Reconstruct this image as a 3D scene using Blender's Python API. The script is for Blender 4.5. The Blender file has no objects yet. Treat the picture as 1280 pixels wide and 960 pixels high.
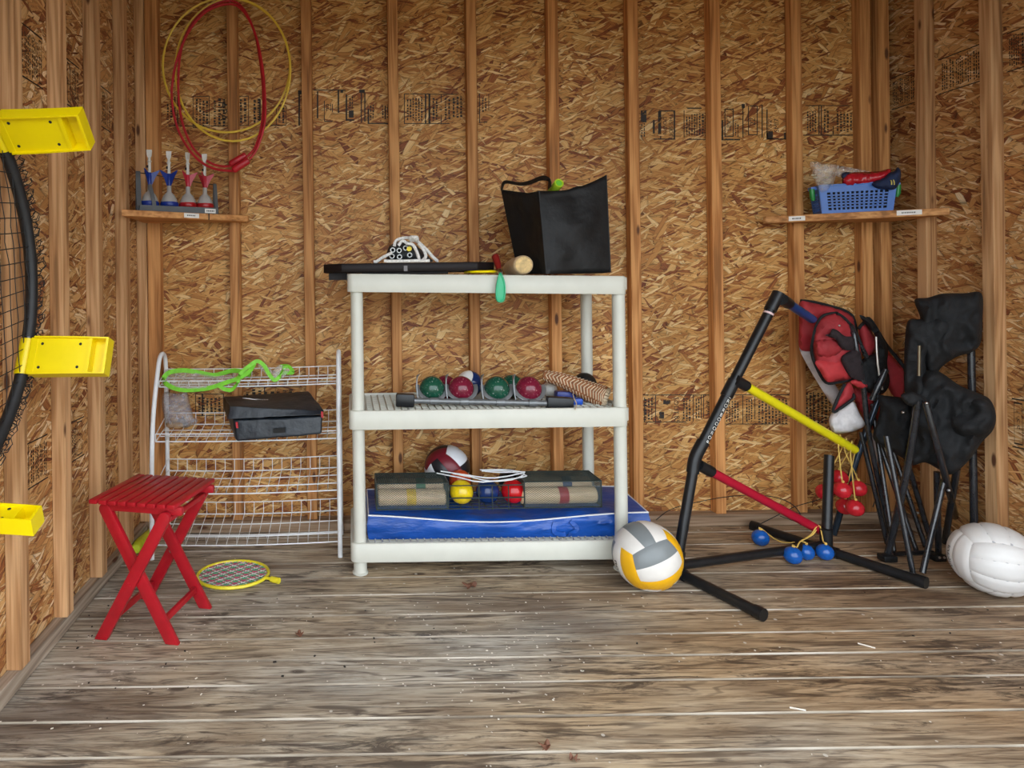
import bpy, bmesh, math, random
from mathutils import Vector, Matrix, noise
from mathutils.geometry import delaunay_2d_cdt

random.seed(7)
PI = math.pi
COL = bpy.context.scene.collection
sc = bpy.context.scene

# ------------------------------------------------------------------ camera, sky, exposure
CAMZ, FOC, PX, PY, ROLL = 0.951, 773.0, 440.0, 358.0, 0.0135
cd = bpy.data.cameras.new('camera')
cam = bpy.data.objects.new('camera', cd); COL.objects.link(cam)
cd.sensor_width = 36.0
cd.lens = 36.0 * FOC / 1280.0
cd.shift_x = (640 - PX) / 1280.0
cd.shift_y = -(480 - PY) / 1280.0
cd.clip_start = 0.02
cam.matrix_world = Matrix.Translation((0, 0, CAMZ)) @ Matrix.Rotation(PI / 2, 4, 'X') @ Matrix.Rotation(-ROLL, 4, 'Z')
sc.camera = cam

world = bpy.data.worlds.new('sky'); sc.world = world
world.use_nodes = True
wn = world.node_tree
bg = wn.nodes['Background']
bg.inputs['Color'].default_value = (0.86, 0.93, 1.0, 1)
bg.inputs['Strength'].default_value = 1.0
sc.view_settings.view_transform = 'Standard'
sc.view_settings.look = 'None'
sc.view_settings.gamma = 1.0
sc.view_settings.use_curve_mapping = False
sc.view_settings.exposure = 2.12

# ------------------------------------------------------------------ measuring helpers
def P(x, y, Y):
    """a spot seen at x, y of the photo that stands Y metres into the shed -> its place in the room"""
    dx, dy = x - PX, y - PY
    tx, ty = dx - ROLL * dy, dy + ROLL * dx
    return Vector((tx * Y / FOC, Y, CAMZ - ty * Y / FOC))
def F(x, y, z=0.0):
    dx, dy = x - PX, y - PY
    tx, ty = dx - ROLL * dy, dy + ROLL * dx
    Y = (CAMZ - z) * FOC / ty
    return Vector((tx * Y / FOC, Y, z))
def V(*a): return Vector(a)

# ------------------------------------------------------------------ material helpers
def new_mat(name):
    m = bpy.data.materials.new(name); m.use_nodes = True
    nt = m.node_tree
    return m, nt, nt.nodes['Principled BSDF']
def nd(nt, typ, **kw):
    n = nt.nodes.new(typ)
    for k, v in kw.items(): setattr(n, k, v)
    return n
def lk(nt, a, b): nt.links.new(a, b)
def math_(nt, op, a, b=None, clamp=False):
    n = nd(nt, 'ShaderNodeMath', operation=op); n.use_clamp = clamp
    for i, v in enumerate((a, b)):
        if v is None: continue
        if isinstance(v, (int, float)): n.inputs[i].default_value = v
        else: lk(nt, v, n.inputs[i])
    return n.outputs[0]
def mixc(nt, fac, a, b, blend='MIX'):
    n = nd(nt, 'ShaderNodeMix', data_type='RGBA', blend_type=blend)
    for s, v in ((n.inputs[0], fac), (n.inputs[6], a), (n.inputs[7], b)):
        if isinstance(v, (int, float)): s.default_value = v
        elif isinstance(v, tuple): s.default_value = (v[0], v[1], v[2], 1)
        else: lk(nt, v, s)
    return n.outputs[2]
def ramp(nt, fac, stops):
    n = nd(nt, 'ShaderNodeValToRGB')
    el = n.color_ramp.elements
    while len(el) < len(stops): el.new(0.5)
    for e, (p, c) in zip(el, stops):
        e.position = p; e.color = (c[0], c[1], c[2], 1) if isinstance(c, tuple) else (c, c, c, 1)
    lk(nt, fac, n.inputs[0])
    return n.outputs[0]
def noise_(nt, vec, scale, detail=3, rough=0.55, dist=0.0):
    n = nd(nt, 'ShaderNodeTexNoise')
    n.inputs['Scale'].default_value = scale; n.inputs['Detail'].default_value = detail
    n.inputs['Roughness'].default_value = rough; n.inputs['Distortion'].default_value = dist
    if vec is not None: lk(nt, vec, n.inputs['Vector'])
    return n.outputs[0]
def mapping(nt, vec, loc=(0, 0, 0), rot=(0, 0, 0), scale=(1, 1, 1)):
    n = nd(nt, 'ShaderNodeMapping')
    n.inputs['Location'].default_value = loc; n.inputs['Rotation'].default_value = rot; n.inputs['Scale'].default_value = scale
    lk(nt, vec, n.inputs['Vector'])
    return n.outputs[0]
def bump(nt, bs, h, strength=0.3, dist=0.002):
    b = nd(nt, 'ShaderNodeBump'); b.inputs['Strength'].default_value = strength; b.inputs['Distance'].default_value = dist
    lk(nt, h, b.inputs['Height']); lk(nt, b.outputs[0], bs.inputs['Normal'])

_mats = {}
def M(name, col, rough=0.5, metal=0.0, var=0.12, scale=40, bmp=0.0, stretch=(1, 1, 1), spec=0.5, coat=0.0, bd=0.003):
    """plain surface with a little procedural mottling"""
    if name in _mats: return _mats[name]
    m, nt, bs = new_mat(name)
    tc = nd(nt, 'ShaderNodeTexCoord')
    vec = mapping(nt, tc.outputs['Object'], scale=stretch)
    n = noise_(nt, vec, scale, 4)
    dark = tuple(c * (1 - var) for c in col); lite = tuple(min(1, c * (1 + var)) for c in col)
    lk(nt, ramp(nt, n, [(0.3, dark), (0.7, lite)]), bs.inputs['Base Color'])
    bs.inputs['Roughness'].default_value = rough; bs.inputs['Metallic'].default_value = metal
    bs.inputs['Specular IOR Level'].default_value = spec
    bs.inputs['Coat Weight'].default_value = coat
    if bmp: bump(nt, bs, n, bmp, bd)
    _mats[name] = m
    return m

def osb(name, axis, tint=(1, 1, 1)):
    """oriented strand board: layers of long random flakes"""
    m, nt, bs = new_mat(name)
    tc = nd(nt, 'ShaderNodeTexCoord')
    sep = nd(nt, 'ShaderNodeSeparateXYZ'); lk(nt, tc.outputs['Object'], sep.inputs[0])
    com = nd(nt, 'ShaderNodeCombineXYZ')
    a, b = {'xz': ('X', 'Z'), 'yz': ('Y', 'Z'), 'xy': ('X', 'Y')}[axis]
    lk(nt, sep.outputs[a], com.inputs[0]); lk(nt, sep.outputs[b], com.inputs[1])
    uv = com.outputs[0]
    wob = nd(nt, 'ShaderNodeTexNoise'); wob.inputs['Scale'].default_value = 22; wob.inputs['Detail'].default_value = 2
    lk(nt, uv, wob.inputs['Vector'])
    v1 = nd(nt, 'ShaderNodeVectorMath', operation='SUBTRACT'); lk(nt, wob.outputs['Color'], v1.inputs[0]); v1.inputs[1].default_value = (.5, .5, .5)
    v2 = nd(nt, 'ShaderNodeVectorMath', operation='MULTIPLY'); lk(nt, v1.outputs[0], v2.inputs[0]); v2.inputs[1].default_value = (.012, .012, 0)
    v3 = nd(nt, 'ShaderNodeVectorMath', operation='ADD'); lk(nt, uv, v3.inputs[0]); lk(nt, v2.outputs[0], v3.inputs[1])
    uv = v3.outputs[0]
    pal = [(0.0, (0.165, 0.042, 0.014)), (0.11, (0.29, 0.090, 0.024)), (0.25, (0.44, 0.185, 0.048)), (0.45, (0.545, 0.262, 0.072)),
           (0.68, (0.63, 0.338, 0.105)), (0.86, (0.71, 0.430, 0.162)), (1.0, (0.85, 0.620, 0.315))]
    col = h = None
    layers = [(5, .26, .040, 0.0, .60), (-14, .19, .027, .42, .66), (13, .18, .023, .50, .72), (-3, .15, .018, .52, .85), (33, .14, .019, .66, .95),
              (-50, .13, .016, .80, 1.0), (58, .14, .019, .82, 1.0), (-12, .065, .0075, .66, .95), (24, .05, .006, .72, 1.0)]
    for i, (ang, L, W, thr, spr) in enumerate(layers):
        r = nd(nt, 'ShaderNodeMapping', vector_type='TEXTURE')
        r.inputs['Location'].default_value = (i * 3.71, i * 1.37, 0); r.inputs['Rotation'].default_value = (0, 0, math.radians(ang))
        r.inputs['Scale'].default_value = (L, W, 1); lk(nt, uv, r.inputs['Vector'])
        vo = nd(nt, 'ShaderNodeTexVoronoi', voronoi_dimensions='2D', feature='F1'); vo.inputs['Scale'].default_value = 1
        ve = nd(nt, 'ShaderNodeTexVoronoi', voronoi_dimensions='2D', feature='DISTANCE_TO_EDGE'); ve.inputs['Scale'].default_value = 1
        lk(nt, r.outputs[0], vo.inputs['Vector']); lk(nt, r.outputs[0], ve.inputs['Vector'])
        rgb = nd(nt, 'ShaderNodeSeparateColor'); lk(nt, vo.outputs['Color'], rgb.inputs[0])
        g = mapping(nt, r.outputs[0], scale=(1.6, max(3.0, 9 * W / .02), 1))
        gn = noise_(nt, g, 1.0, 3, 0.6)
        val = math_(nt, 'ADD', math_(nt, 'ADD', .5 - spr / 2, math_(nt, 'MULTIPLY', rgb.outputs[1], spr)), math_(nt, 'MULTIPLY', math_(nt, 'SUBTRACT', gn, .5), .8), True)
        c = ramp(nt, val, pal)
        edge = ramp(nt, ve.outputs['Distance'], [(0.0, 0.30), (0.045, 0.74), (0.13, 1.0)])
        c = mixc(nt, 1.0, c, edge, 'MULTIPLY')
        hh = math_(nt, 'ADD', math_(nt, 'MULTIPLY', rgb.outputs[2], .6), math_(nt, 'MULTIPLY', edge, .4))
        if col is None: col, h = c, hh
        else:
            mask = math_(nt, 'GREATER_THAN', rgb.outputs[0], thr)
            col = mixc(nt, mask, col, c)
            mm = nd(nt, 'ShaderNodeMix', data_type='FLOAT'); lk(nt, mask, mm.inputs[0]); lk(nt, h, mm.inputs[2]); lk(nt, hh, mm.inputs[3])
            h = mm.outputs[0]
    big = noise_(nt, uv, 2.2, 3)
    col = mixc(nt, 1.0, col, ramp(nt, big, [(0.3, (.82, .8, .78)), (0.7, (1.1, 1.1, 1.1))]), 'MULTIPLY')
    col = mixc(nt, 1.0, col, tint, 'MULTIPLY')
    lk(nt, col, bs.inputs['Base Color'])
    bs.inputs['Roughness'].default_value = 0.55
    bs.inputs['Specular IOR Level'].default_value = 0.35
    bump(nt, bs, h, 0.55, 0.002)
    return m

def lumber(name, axis='Z', a=(0.43, 0.185, 0.058), b=(0.61, 0.305, 0.110), knots=True):
    """sawn softwood with straight grain and knots"""
    m, nt, bs = new_mat(name)
    tc = nd(nt, 'ShaderNodeTexCoord'); oi = nd(nt, 'ShaderNodeObjectInfo')
    off = nd(nt, 'ShaderNodeVectorMath', operation='ADD')
    rv = nd(nt, 'ShaderNodeCombineXYZ')
    r7 = math_(nt, 'MULTIPLY', oi.outputs['Random'], 37.0)
    for i in range(3): lk(nt, r7, rv.inputs[i])
    lk(nt, tc.outputs['Object'], off.inputs[0]); lk(nt, rv.outputs[0], off.inputs[1])
    s = {'Z': (34, 34, 1.1), 'X': (1.1, 34, 34), 'Y': (34, 1.1, 34)}[axis]
    sk = {'Z': (14, 14, 4.5), 'X': (4.5, 14, 14), 'Y': (14, 4.5, 14)}[axis]
    sl = {'Z': (9, 9, .55), 'X': (.55, 9, 9), 'Y': (9, .55, 9)}[axis]
    kv = nd(nt, 'ShaderNodeTexVoronoi', feature='F1'); kv.inputs['Scale'].default_value = 1
    lk(nt, mapping(nt, off.outputs[0], scale=sk), kv.inputs['Vector'])
    kd = kv.outputs['Distance']
    g0 = mapping(nt, off.outputs[0], scale=s)
    g1 = noise_(nt, g0, 1.0, 4, 0.6, 0.6)
    g2 = noise_(nt, mapping(nt, off.outputs[0], scale=tuple(q * 3.5 for q in s)), 1.0, 2)
    low = noise_(nt, mapping(nt, off.outputs[0], scale=sl), 1.0, 2, .5)
    ring = math_(nt, 'SINE', math_(nt, 'MULTIPLY', low, 75.0))
    f = math_(nt, 'ADD', math_(nt, 'ADD', math_(nt, 'MULTIPLY', g1, .65), math_(nt, 'MULTIPLY', g2, .35)), math_(nt, 'MULTIPLY', ring, .06))
    c = ramp(nt, f, [(0.34, tuple(q * .62 for q in a)), (0.44, a), (0.58, b), (0.72, tuple(min(1, q * 1.12) for q in b))])
    var = ramp(nt, oi.outputs['Random'], [(0, (.84, .80, .76)), (.5, (1, 1, 1)), (1, (1.12, 1.06, 1.0))])
    c = mixc(nt, 1.0, c, var, 'MULTIPLY')
    if knots:
        kk = ramp(nt, kd, [(0.0, 0.0), (0.075, 0.05), (0.13, 1.0)])
        c = mixc(nt, kk, (0.10, 0.037, 0.017), c)
    lk(nt, c, bs.inputs['Base Color'])
    bs.inputs['Roughness'].default_value = 0.65; bs.inputs['Specular IOR Level'].default_value = 0.3
    bump(nt, bs, f, 0.25, 0.001)
    return m

def deck(name):
    """weathered deck boards: grey-brown, dark streaks and damp stains, pale specks"""
    m, nt, bs = new_mat(name)
    tc = nd(nt, 'ShaderNodeTexCoord'); oi = nd(nt, 'ShaderNodeObjectInfo')
    rv = nd(nt, 'ShaderNodeCombineXYZ'); lk(nt, math_(nt, 'MULTIPLY', oi.outputs['Random'], 53.0), rv.inputs[0])
    off = nd(nt, 'ShaderNodeVectorMath', operation='ADD'); lk(nt, tc.outputs['Object'], off.inputs[0]); lk(nt, rv.outputs[0], off.inputs[1])
    g = noise_(nt, mapping(nt, off.outputs[0], scale=(3.6, 44, 20)), 1.0, 6, 0.68, 1.0)
    c = ramp(nt, g, [(0.30, (0.17, 0.125, 0.085)), (0.43, (0.38, 0.31, 0.225)), (0.57, (0.56, 0.485, 0.37)), (0.72, (0.71, 0.645, 0.53))])
    # blackened streaks along the grain
    st = noise_(nt, mapping(nt, off.outputs[0], scale=(5.0, 30, 10)), 1.0, 6, 0.74, 1.4)
    area = noise_(nt, mapping(nt, tc.outputs['Object'], loc=(3.1, .7, 0), scale=(1.5, 3.2, 1)), 1.0, 3, 0.6)
    sa = math_(nt, 'ADD', st, math_(nt, 'MULTIPLY', math_(nt, 'SUBTRACT', area, .5), 0.75))
    c = mixc(nt, ramp(nt, sa, [(0.56, 0.0), (0.68, 0.85)]), c, (0.055, 0.043, 0.036))
    # damp brown patches
    dp = noise_(nt, mapping(nt, tc.outputs['Object'], loc=(8.3, 4.1, 0), scale=(1.6, 4.0, 1)), 1.0, 2, 0.5)
    c = mixc(nt, ramp(nt, dp, [(0.55, 0.0), (0.66, 0.6)]), c, (0.15, 0.095, 0.06))
    low = noise_(nt, mapping(nt, off.outputs[0], scale=(.9, 11, 5)), 1.0, 3, .5, .4)
    ring = math_(nt, 'SINE', math_(nt, 'MULTIPLY', low, 95.0))
    fade = noise_(nt, mapping(nt, off.outputs[0], scale=(2.5, 14, 5)), 1.0, 3)
    c = mixc(nt, math_(nt, 'MULTIPLY', ramp(nt, ring, [(0.50, 0.0), (0.96, 0.78)]), ramp(nt, fade, [(.40, 0.12), (.60, 1.0)])), c, (0.085, 0.06, 0.045))
    # fine cracks
    cr = noise_(nt, mapping(nt, off.outputs[0], scale=(9, 170, 10)), 1.0, 4, 0.65, 0.6)
    c = mixc(nt, ramp(nt, cr, [(0.54, 0.0), (0.64, 0.7)]), c, (0.10, 0.072, 0.055))
    kv = nd(nt, 'ShaderNodeTexVoronoi', feature='F1'); kv.inputs['Scale'].default_value = 1
    lk(nt, mapping(nt, off.outputs[0], scale=(3.2, 7.5, 1)), kv.inputs['Vector'])
    c = mixc(nt, ramp(nt, kv.outputs['Distance'], [(0.0, 0.85), (0.05, 0.8), (0.085, 0.0)]), c, (0.07, 0.05, 0.04))
    tan = noise_(nt, mapping(nt, tc.outputs['Object'], loc=(2.2, 9, 0), scale=(1.2, 2.5, 1)), 1.0, 3)
    c = mixc(nt, 1.0, c, ramp(nt, tan, [(.35, (.93, .98, 1.06)), (.65, (1.08, 1.0, .88))]), 'MULTIPLY')
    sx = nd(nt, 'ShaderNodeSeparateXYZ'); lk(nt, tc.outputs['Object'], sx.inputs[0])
    x_tone = math_(nt, 'ADD', math_(nt, 'MULTIPLY', sx.outputs[0], .45), math_(nt, 'MULTIPLY', math_(nt, 'SUBTRACT', tan, .5), .9))  # tone turns browner and darker towards the right, broken up by noise
    c = mixc(nt, 1.0, c, ramp(nt, x_tone, [(0.0, (1.0, 1.02, 1.05)), (.45, (.93, .84, .74)), (.9, (.80, .66, .55))]), 'MULTIPLY')
    vo = nd(nt, 'ShaderNodeTexVoronoi', feature='F1'); vo.inputs['Scale'].default_value = 46
    lk(nt, off.outputs[0], vo.inputs['Vector'])
    rgb = nd(nt, 'ShaderNodeSeparateColor'); lk(nt, vo.outputs['Color'], rgb.inputs[0])
    pm = noise_(nt, mapping(nt, tc.outputs['Object'], loc=(1.3, 0, 0)), 2.6, 2)
    thr = math_(nt, 'MULTIPLY', math_(nt, 'GREATER_THAN', rgb.outputs[0], .74), math_(nt, 'GREATER_THAN', pm, .48))
    spk = math_(nt, 'MULTIPLY', math_(nt, 'LESS_THAN', vo.outputs['Distance'], math_(nt, 'MULTIPLY', rgb.outputs[1], .22)), thr)
    c = mixc(nt, math_(nt, 'MULTIPLY', spk, .75), c, (0.72, 0.68, 0.60))
    var = ramp(nt, oi.outputs['Random'], [(0, (.86, .85, .84)), (1, (1.1, 1.09, 1.07))])
    c = mixc(nt, 1.0, c, var, 'MULTIPLY')
    lk(nt, c, bs.inputs['Base Color'])
    bs.inputs['Roughness'].default_value = 0.62; bs.inputs['Specular IOR Level'].default_value = 0.35
    bump(nt, bs, math_(nt, 'ADD', g, math_(nt, 'MULTIPLY', cr, -.6)), 0.35, 0.0015)
    return m

def film(name, tint, op=0.3, rough=0.08):
    """thin clear plastic"""
    if name in _mats: return _mats[name]
    m, nt, bs = new_mat(name)
    tc = nd(nt, 'ShaderNodeTexCoord')
    n = noise_(nt, tc.outputs['Object'], 45, 3)
    lk(nt, ramp(nt, n, [(0.3, tuple(c * .8 for c in tint)), (0.7, tint)]), bs.inputs['Base Color'])
    bs.inputs['Roughness'].default_value = rough
    bs.inputs['Specular IOR Level'].default_value = 0.8
    lk(nt, ramp(nt, n, [(0.3, op * .6), (0.6, op), (0.75, min(1, op * 2.0))]), bs.inputs['Alpha'])
    bump(nt, bs, noise_(nt, tc.outputs['Object'], 60, 2), 0.7, 0.004)
    _mats[name] = m
    return m

def ink(name):
    m, nt, bs = new_mat(name)
    tc = nd(nt, 'ShaderNodeTexCoord')
    n = noise_(nt, tc.outputs['Object'], 55, 4, 0.7)
    bs.inputs['Base Color'].default_value = (0.022, 0.017, 0.014, 1)
    bs.inputs['Roughness'].default_value = 0.6
    lk(nt, ramp(nt, n, [(0.30, 0.2), (0.43, 0.95)]), bs.inputs['Alpha'])
    return m

def ball_mat(name, col, fleck=None):
    """glossy resin ball with fine flecks"""
    if name in _mats: return _mats[name]
    m, nt, bs = new_mat(name)
    tc = nd(nt, 'ShaderNodeTexCoord')
    n = noise_(nt, tc.outputs['Object'], 60, 5, .7)
    c = ramp(nt, n, [(0.3, tuple(q * .7 for q in col)), (0.6, col)])
    if fleck:
        f = noise_(nt, tc.outputs['Object'], 120, 4, .7)
        c = mixc(nt, ramp(nt, f, [(0.60, 0.0), (0.68, 0.8)]), c, fleck)
    lk(nt, c, bs.inputs['Base Color'])
    bs.inputs['Roughness'].default_value = 0.16
    _mats[name] = m
    return m

# ------------------------------------------------------------------ mesh helpers
ORG = {}
def origin(o): return ORG.get(o.name, Vector((0, 0, 0)))
def frames(pts, closed):
    n = len(pts); T = []
    for i in range(n):
        a = pts[i - 1] if (i > 0 or closed) else pts[0]
        b = pts[(i + 1) % n] if (i < n - 1 or closed) else pts[-1]
        t = b - a
        T.append(t.normalized() if t.length > 1e-9 else Vector((0, 0, 1)))
    up = Vector((0, 0, 1)) if abs(T[0].z) < 0.9 else Vector((1, 0, 0))
    N = [(up - T[0] * up.dot(T[0])).normalized()]
    for i in range(1, n):
        v = N[-1] - T[i] * N[-1].dot(T[i])
        N.append(v.normalized() if v.length > 1e-6 else N[-1])
    return T, N
def smooth_path(pts, sub=4, closed=False):
    pts = [Vector(p) for p in pts]; n = len(pts); out = []
    rng = range(n) if closed else range(n - 1)
    for i in rng:
        p0 = pts[i - 1] if (i > 0 or closed) else pts[i]
        p1 = pts[i]; p2 = pts[(i + 1) % n]
        p3 = pts[(i + 2) % n] if (i + 2 < n or closed) else p2
        for k in range(sub):
            t = k / sub
            out.append(0.5 * ((2 * p1) + (p2 - p0) * t + (2 * p0 - 5 * p1 + 4 * p2 - p3) * t * t + (3 * p1 - p0 - 3 * p2 + p3) * t ** 3))
    if not closed: out.append(pts[-1])
    return out

class MB:
    def __init__(self): self.v = []; self.f = []; self.m = []; self.cur = 0
    def add(self, vs, fs):
        b = len(self.v); self.v += [Vector(x) for x in vs]
        for f in fs: self.f.append([b + i for i in f]); self.m.append(self.cur)
        return self
    def hexa(self, c8): return self.add(c8, [(0, 3, 2, 1), (4, 5, 6, 7), (0, 1, 5, 4), (1, 2, 6, 5), (2, 3, 7, 6), (3, 0, 4, 7)])
    def box(self, c, s, rot=None):
        c = Vector(c); x, y, z = (q / 2 for q in s)
        vs = [Vector(p) for p in ((-x, -y, -z), (x, -y, -z), (x, y, -z), (-x, y, -z), (-x, -y, z), (x, -y, z), (x, y, z), (-x, y, z))]
        if rot is not None: vs = [rot @ p for p in vs]
        return self.hexa([c + p for p in vs])
    def span(self, a, b): return self.box([(a[i] + b[i]) / 2 for i in range(3)], [abs(b[i] - a[i]) for i in range(3)])
    def bar(self, p0, p1, w, h, side=None):
        """box-section bar; w across 'side', h the other way"""
        p0, p1 = Vector(p0), Vector(p1); t = (p1 - p0).normalized()
        side = Vector(side) if side is not None else (Vector((0, 0, 1)) if abs(t.z) < .9 else Vector((1, 0, 0)))
        s = (side - t * side.dot(t)).normalized() * (w / 2); u = t.cross(s).normalized() * (h / 2)
        return self.hexa([p0 - s - u, p0 + s - u, p0 + s + u, p0 - s + u, p1 - s - u, p1 + s - u, p1 + s + u, p1 - s + u])
    def tube(self, pts, r, n=8, closed=False, cap=True, flat=None):
        pts = [Vector(p) for p in pts]; T, N = frames(pts, closed); k = len(pts)
        rr = r if isinstance(r, (list, tuple)) else [r] * k
        vs, fs = [], []
        for i in range(k):
            B = T[i].cross(N[i])
            for j in range(n):
                a = 2 * PI * j / n
                q = N[i] * math.cos(a) + B * math.sin(a) * (flat if flat else 1)
                vs.append(pts[i] + q * rr[i])
        for i in range(k if closed else k - 1):
            i2 = (i + 1) % k
            for j in range(n):
                j2 = (j + 1) % n
                fs.append((i * n + j, i * n + j2, i2 * n + j2, i2 * n + j))
        if cap and not closed:
            fs.append(tuple(range(n - 1, -1, -1))); fs.append(tuple((k - 1) * n + j for j in range(n)))
        return self.add(vs, fs)
    def ribbon(self, pts, w, t, side):
        """flat strap along a path: w wide along 'side' (vector or list), t thick"""
        pts = [Vector(p) for p in pts]; T, _ = frames(pts, False); vs, fs = [], []
        for i, p in enumerate(pts):
            sd = Vector(side[i]) if isinstance(side, list) else Vector(side)
            s = (sd - T[i] * sd.dot(T[i])).normalized(); u = T[i].cross(s)
            vs += [p - s * w / 2 - u * t / 2, p + s * w / 2 - u * t / 2, p + s * w / 2 + u * t / 2, p - s * w / 2 + u * t / 2]
        for i in range(len(pts) - 1):
            a, b = i * 4, i * 4 + 4
            for j in range(4): fs.append((a + j, a + (j + 1) % 4, b + (j + 1) % 4, b + j))
        fs += [(3, 2, 1, 0), tuple((len(pts) - 1) * 4 + j for j in range(4))]
        return self.add(vs, fs)
    def lathe(self, prof, mat=None, n=20):
        """prof: (radius, height) along local z"""
        mat = mat if mat is not None else Matrix.Identity(4); vs, fs = [], []
        for r, z in prof:
            for j in range(n):
                a = 2 * PI * j / n; vs.append(mat @ Vector((r * math.cos(a), r * math.sin(a), z)))
        for i in range(len(prof) - 1):
            for j in range(n):
                j2 = (j + 1) % n; fs.append((i * n + j, i * n + j2, (i + 1) * n + j2, (i + 1) * n + j))
        if prof[0][0] > 1e-6: fs.append(tuple(range(n - 1, -1, -1)))
        if prof[-1][0] > 1e-6: fs.append(tuple((len(prof) - 1) * n + j for j in range(n)))
        return self.add(vs, fs)
    def sphere(self, c, r, n=24, scale=(1, 1, 1), rot=None):
        m = n // 2; prof = []; vs, fs = [], []
        c = Vector(c)
        for i in range(m + 1):
            t = PI * i / m
            for j in range(n):
                a = 2 * PI * j / n
                p = Vector((math.sin(t) * math.cos(a) * scale[0], math.sin(t) * math.sin(a) * scale[1], math.cos(t) * scale[2])) * r
                vs.append(c + (rot @ p if rot is not None else p))
        for i in range(m):
            for j in range(n):
                j2 = (j + 1) % n; fs.append((i * n + j, (i + 1) * n + j, (i + 1) * n + j2, i * n + j2))
        return self.add(vs, fs)
    def prism(self, poly, z0, z1):
        n = len(poly)
        vs = [(p[0], p[1], z0) for p in poly] + [(p[0], p[1], z1) for p in poly]
        fs = [tuple(range(n - 1, -1, -1)), tuple(range(n, 2 * n))] + [(i, (i + 1) % n, n + (i + 1) % n, n + i) for i in range(n)]
        return self.add(vs, fs)
    def build(self, name, mats, parent=None, smooth=False, bevel=0.0, seg=2, angle=40):
        me = bpy.data.meshes.new(name)
        org = origin(parent) if parent is not None else Vector((0, 0, 0))
        me.from_pydata([tuple(v - org) for v in self.v], [], self.f)
        if not isinstance(mats, (list, tuple)): mats = [mats]
        for m in mats: me.materials.append(m)
        me.polygons.foreach_set('material_index', self.m)
        bm = bmesh.new(); bm.from_mesh(me)
        bmesh.ops.remove_doubles(bm, verts=bm.verts, dist=1e-6)
        bmesh.ops.recalc_face_normals(bm, faces=bm.faces)
        if bevel:
            ed = [e for e in bm.edges if len(e.link_faces) == 2 and e.calc_face_angle(0) > 0.6]
            bmesh.ops.bevel(bm, geom=ed, offset=bevel, segments=seg, profile=0.5, affect='EDGES', clamp_overlap=True)
        bm.to_mesh(me); bm.free()
        if smooth or bevel:
            me.polygons.foreach_set('use_smooth', [True] * len(me.polygons))
            me.set_sharp_from_angle(angle=math.radians(angle))
        o = bpy.data.objects.new(name, me); COL.objects.link(o)
        if parent is not None: o.parent = parent
        ORG[o.name] = org
        return o

def tag(o, label=None, cat=None, group=None, kind=None):
    if label: o['label'] = label
    if cat: o['category'] = cat
    if group: o['group'] = group
    if kind: o['kind'] = kind
    return o
def thing(name, label, cat, loc, group=None):
    o = bpy.data.objects.new(name, None); COL.objects.link(o)
    o.empty_display_size = 0.05
    o.location = loc; ORG[o.name] = Vector(loc)
    return tag(o, label, cat, group)
def solo(mb, name, mats, label, cat, loc, group=None, **kw):
    """a thing that is one mesh, its origin at its base"""
    loc = Vector(loc)
    mb.v = [v - loc for v in mb.v]
    o = mb.build(name, mats, None, **kw); o.location = loc; ORG[o.name] = loc
    return tag(o, label, cat, group)

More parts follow.
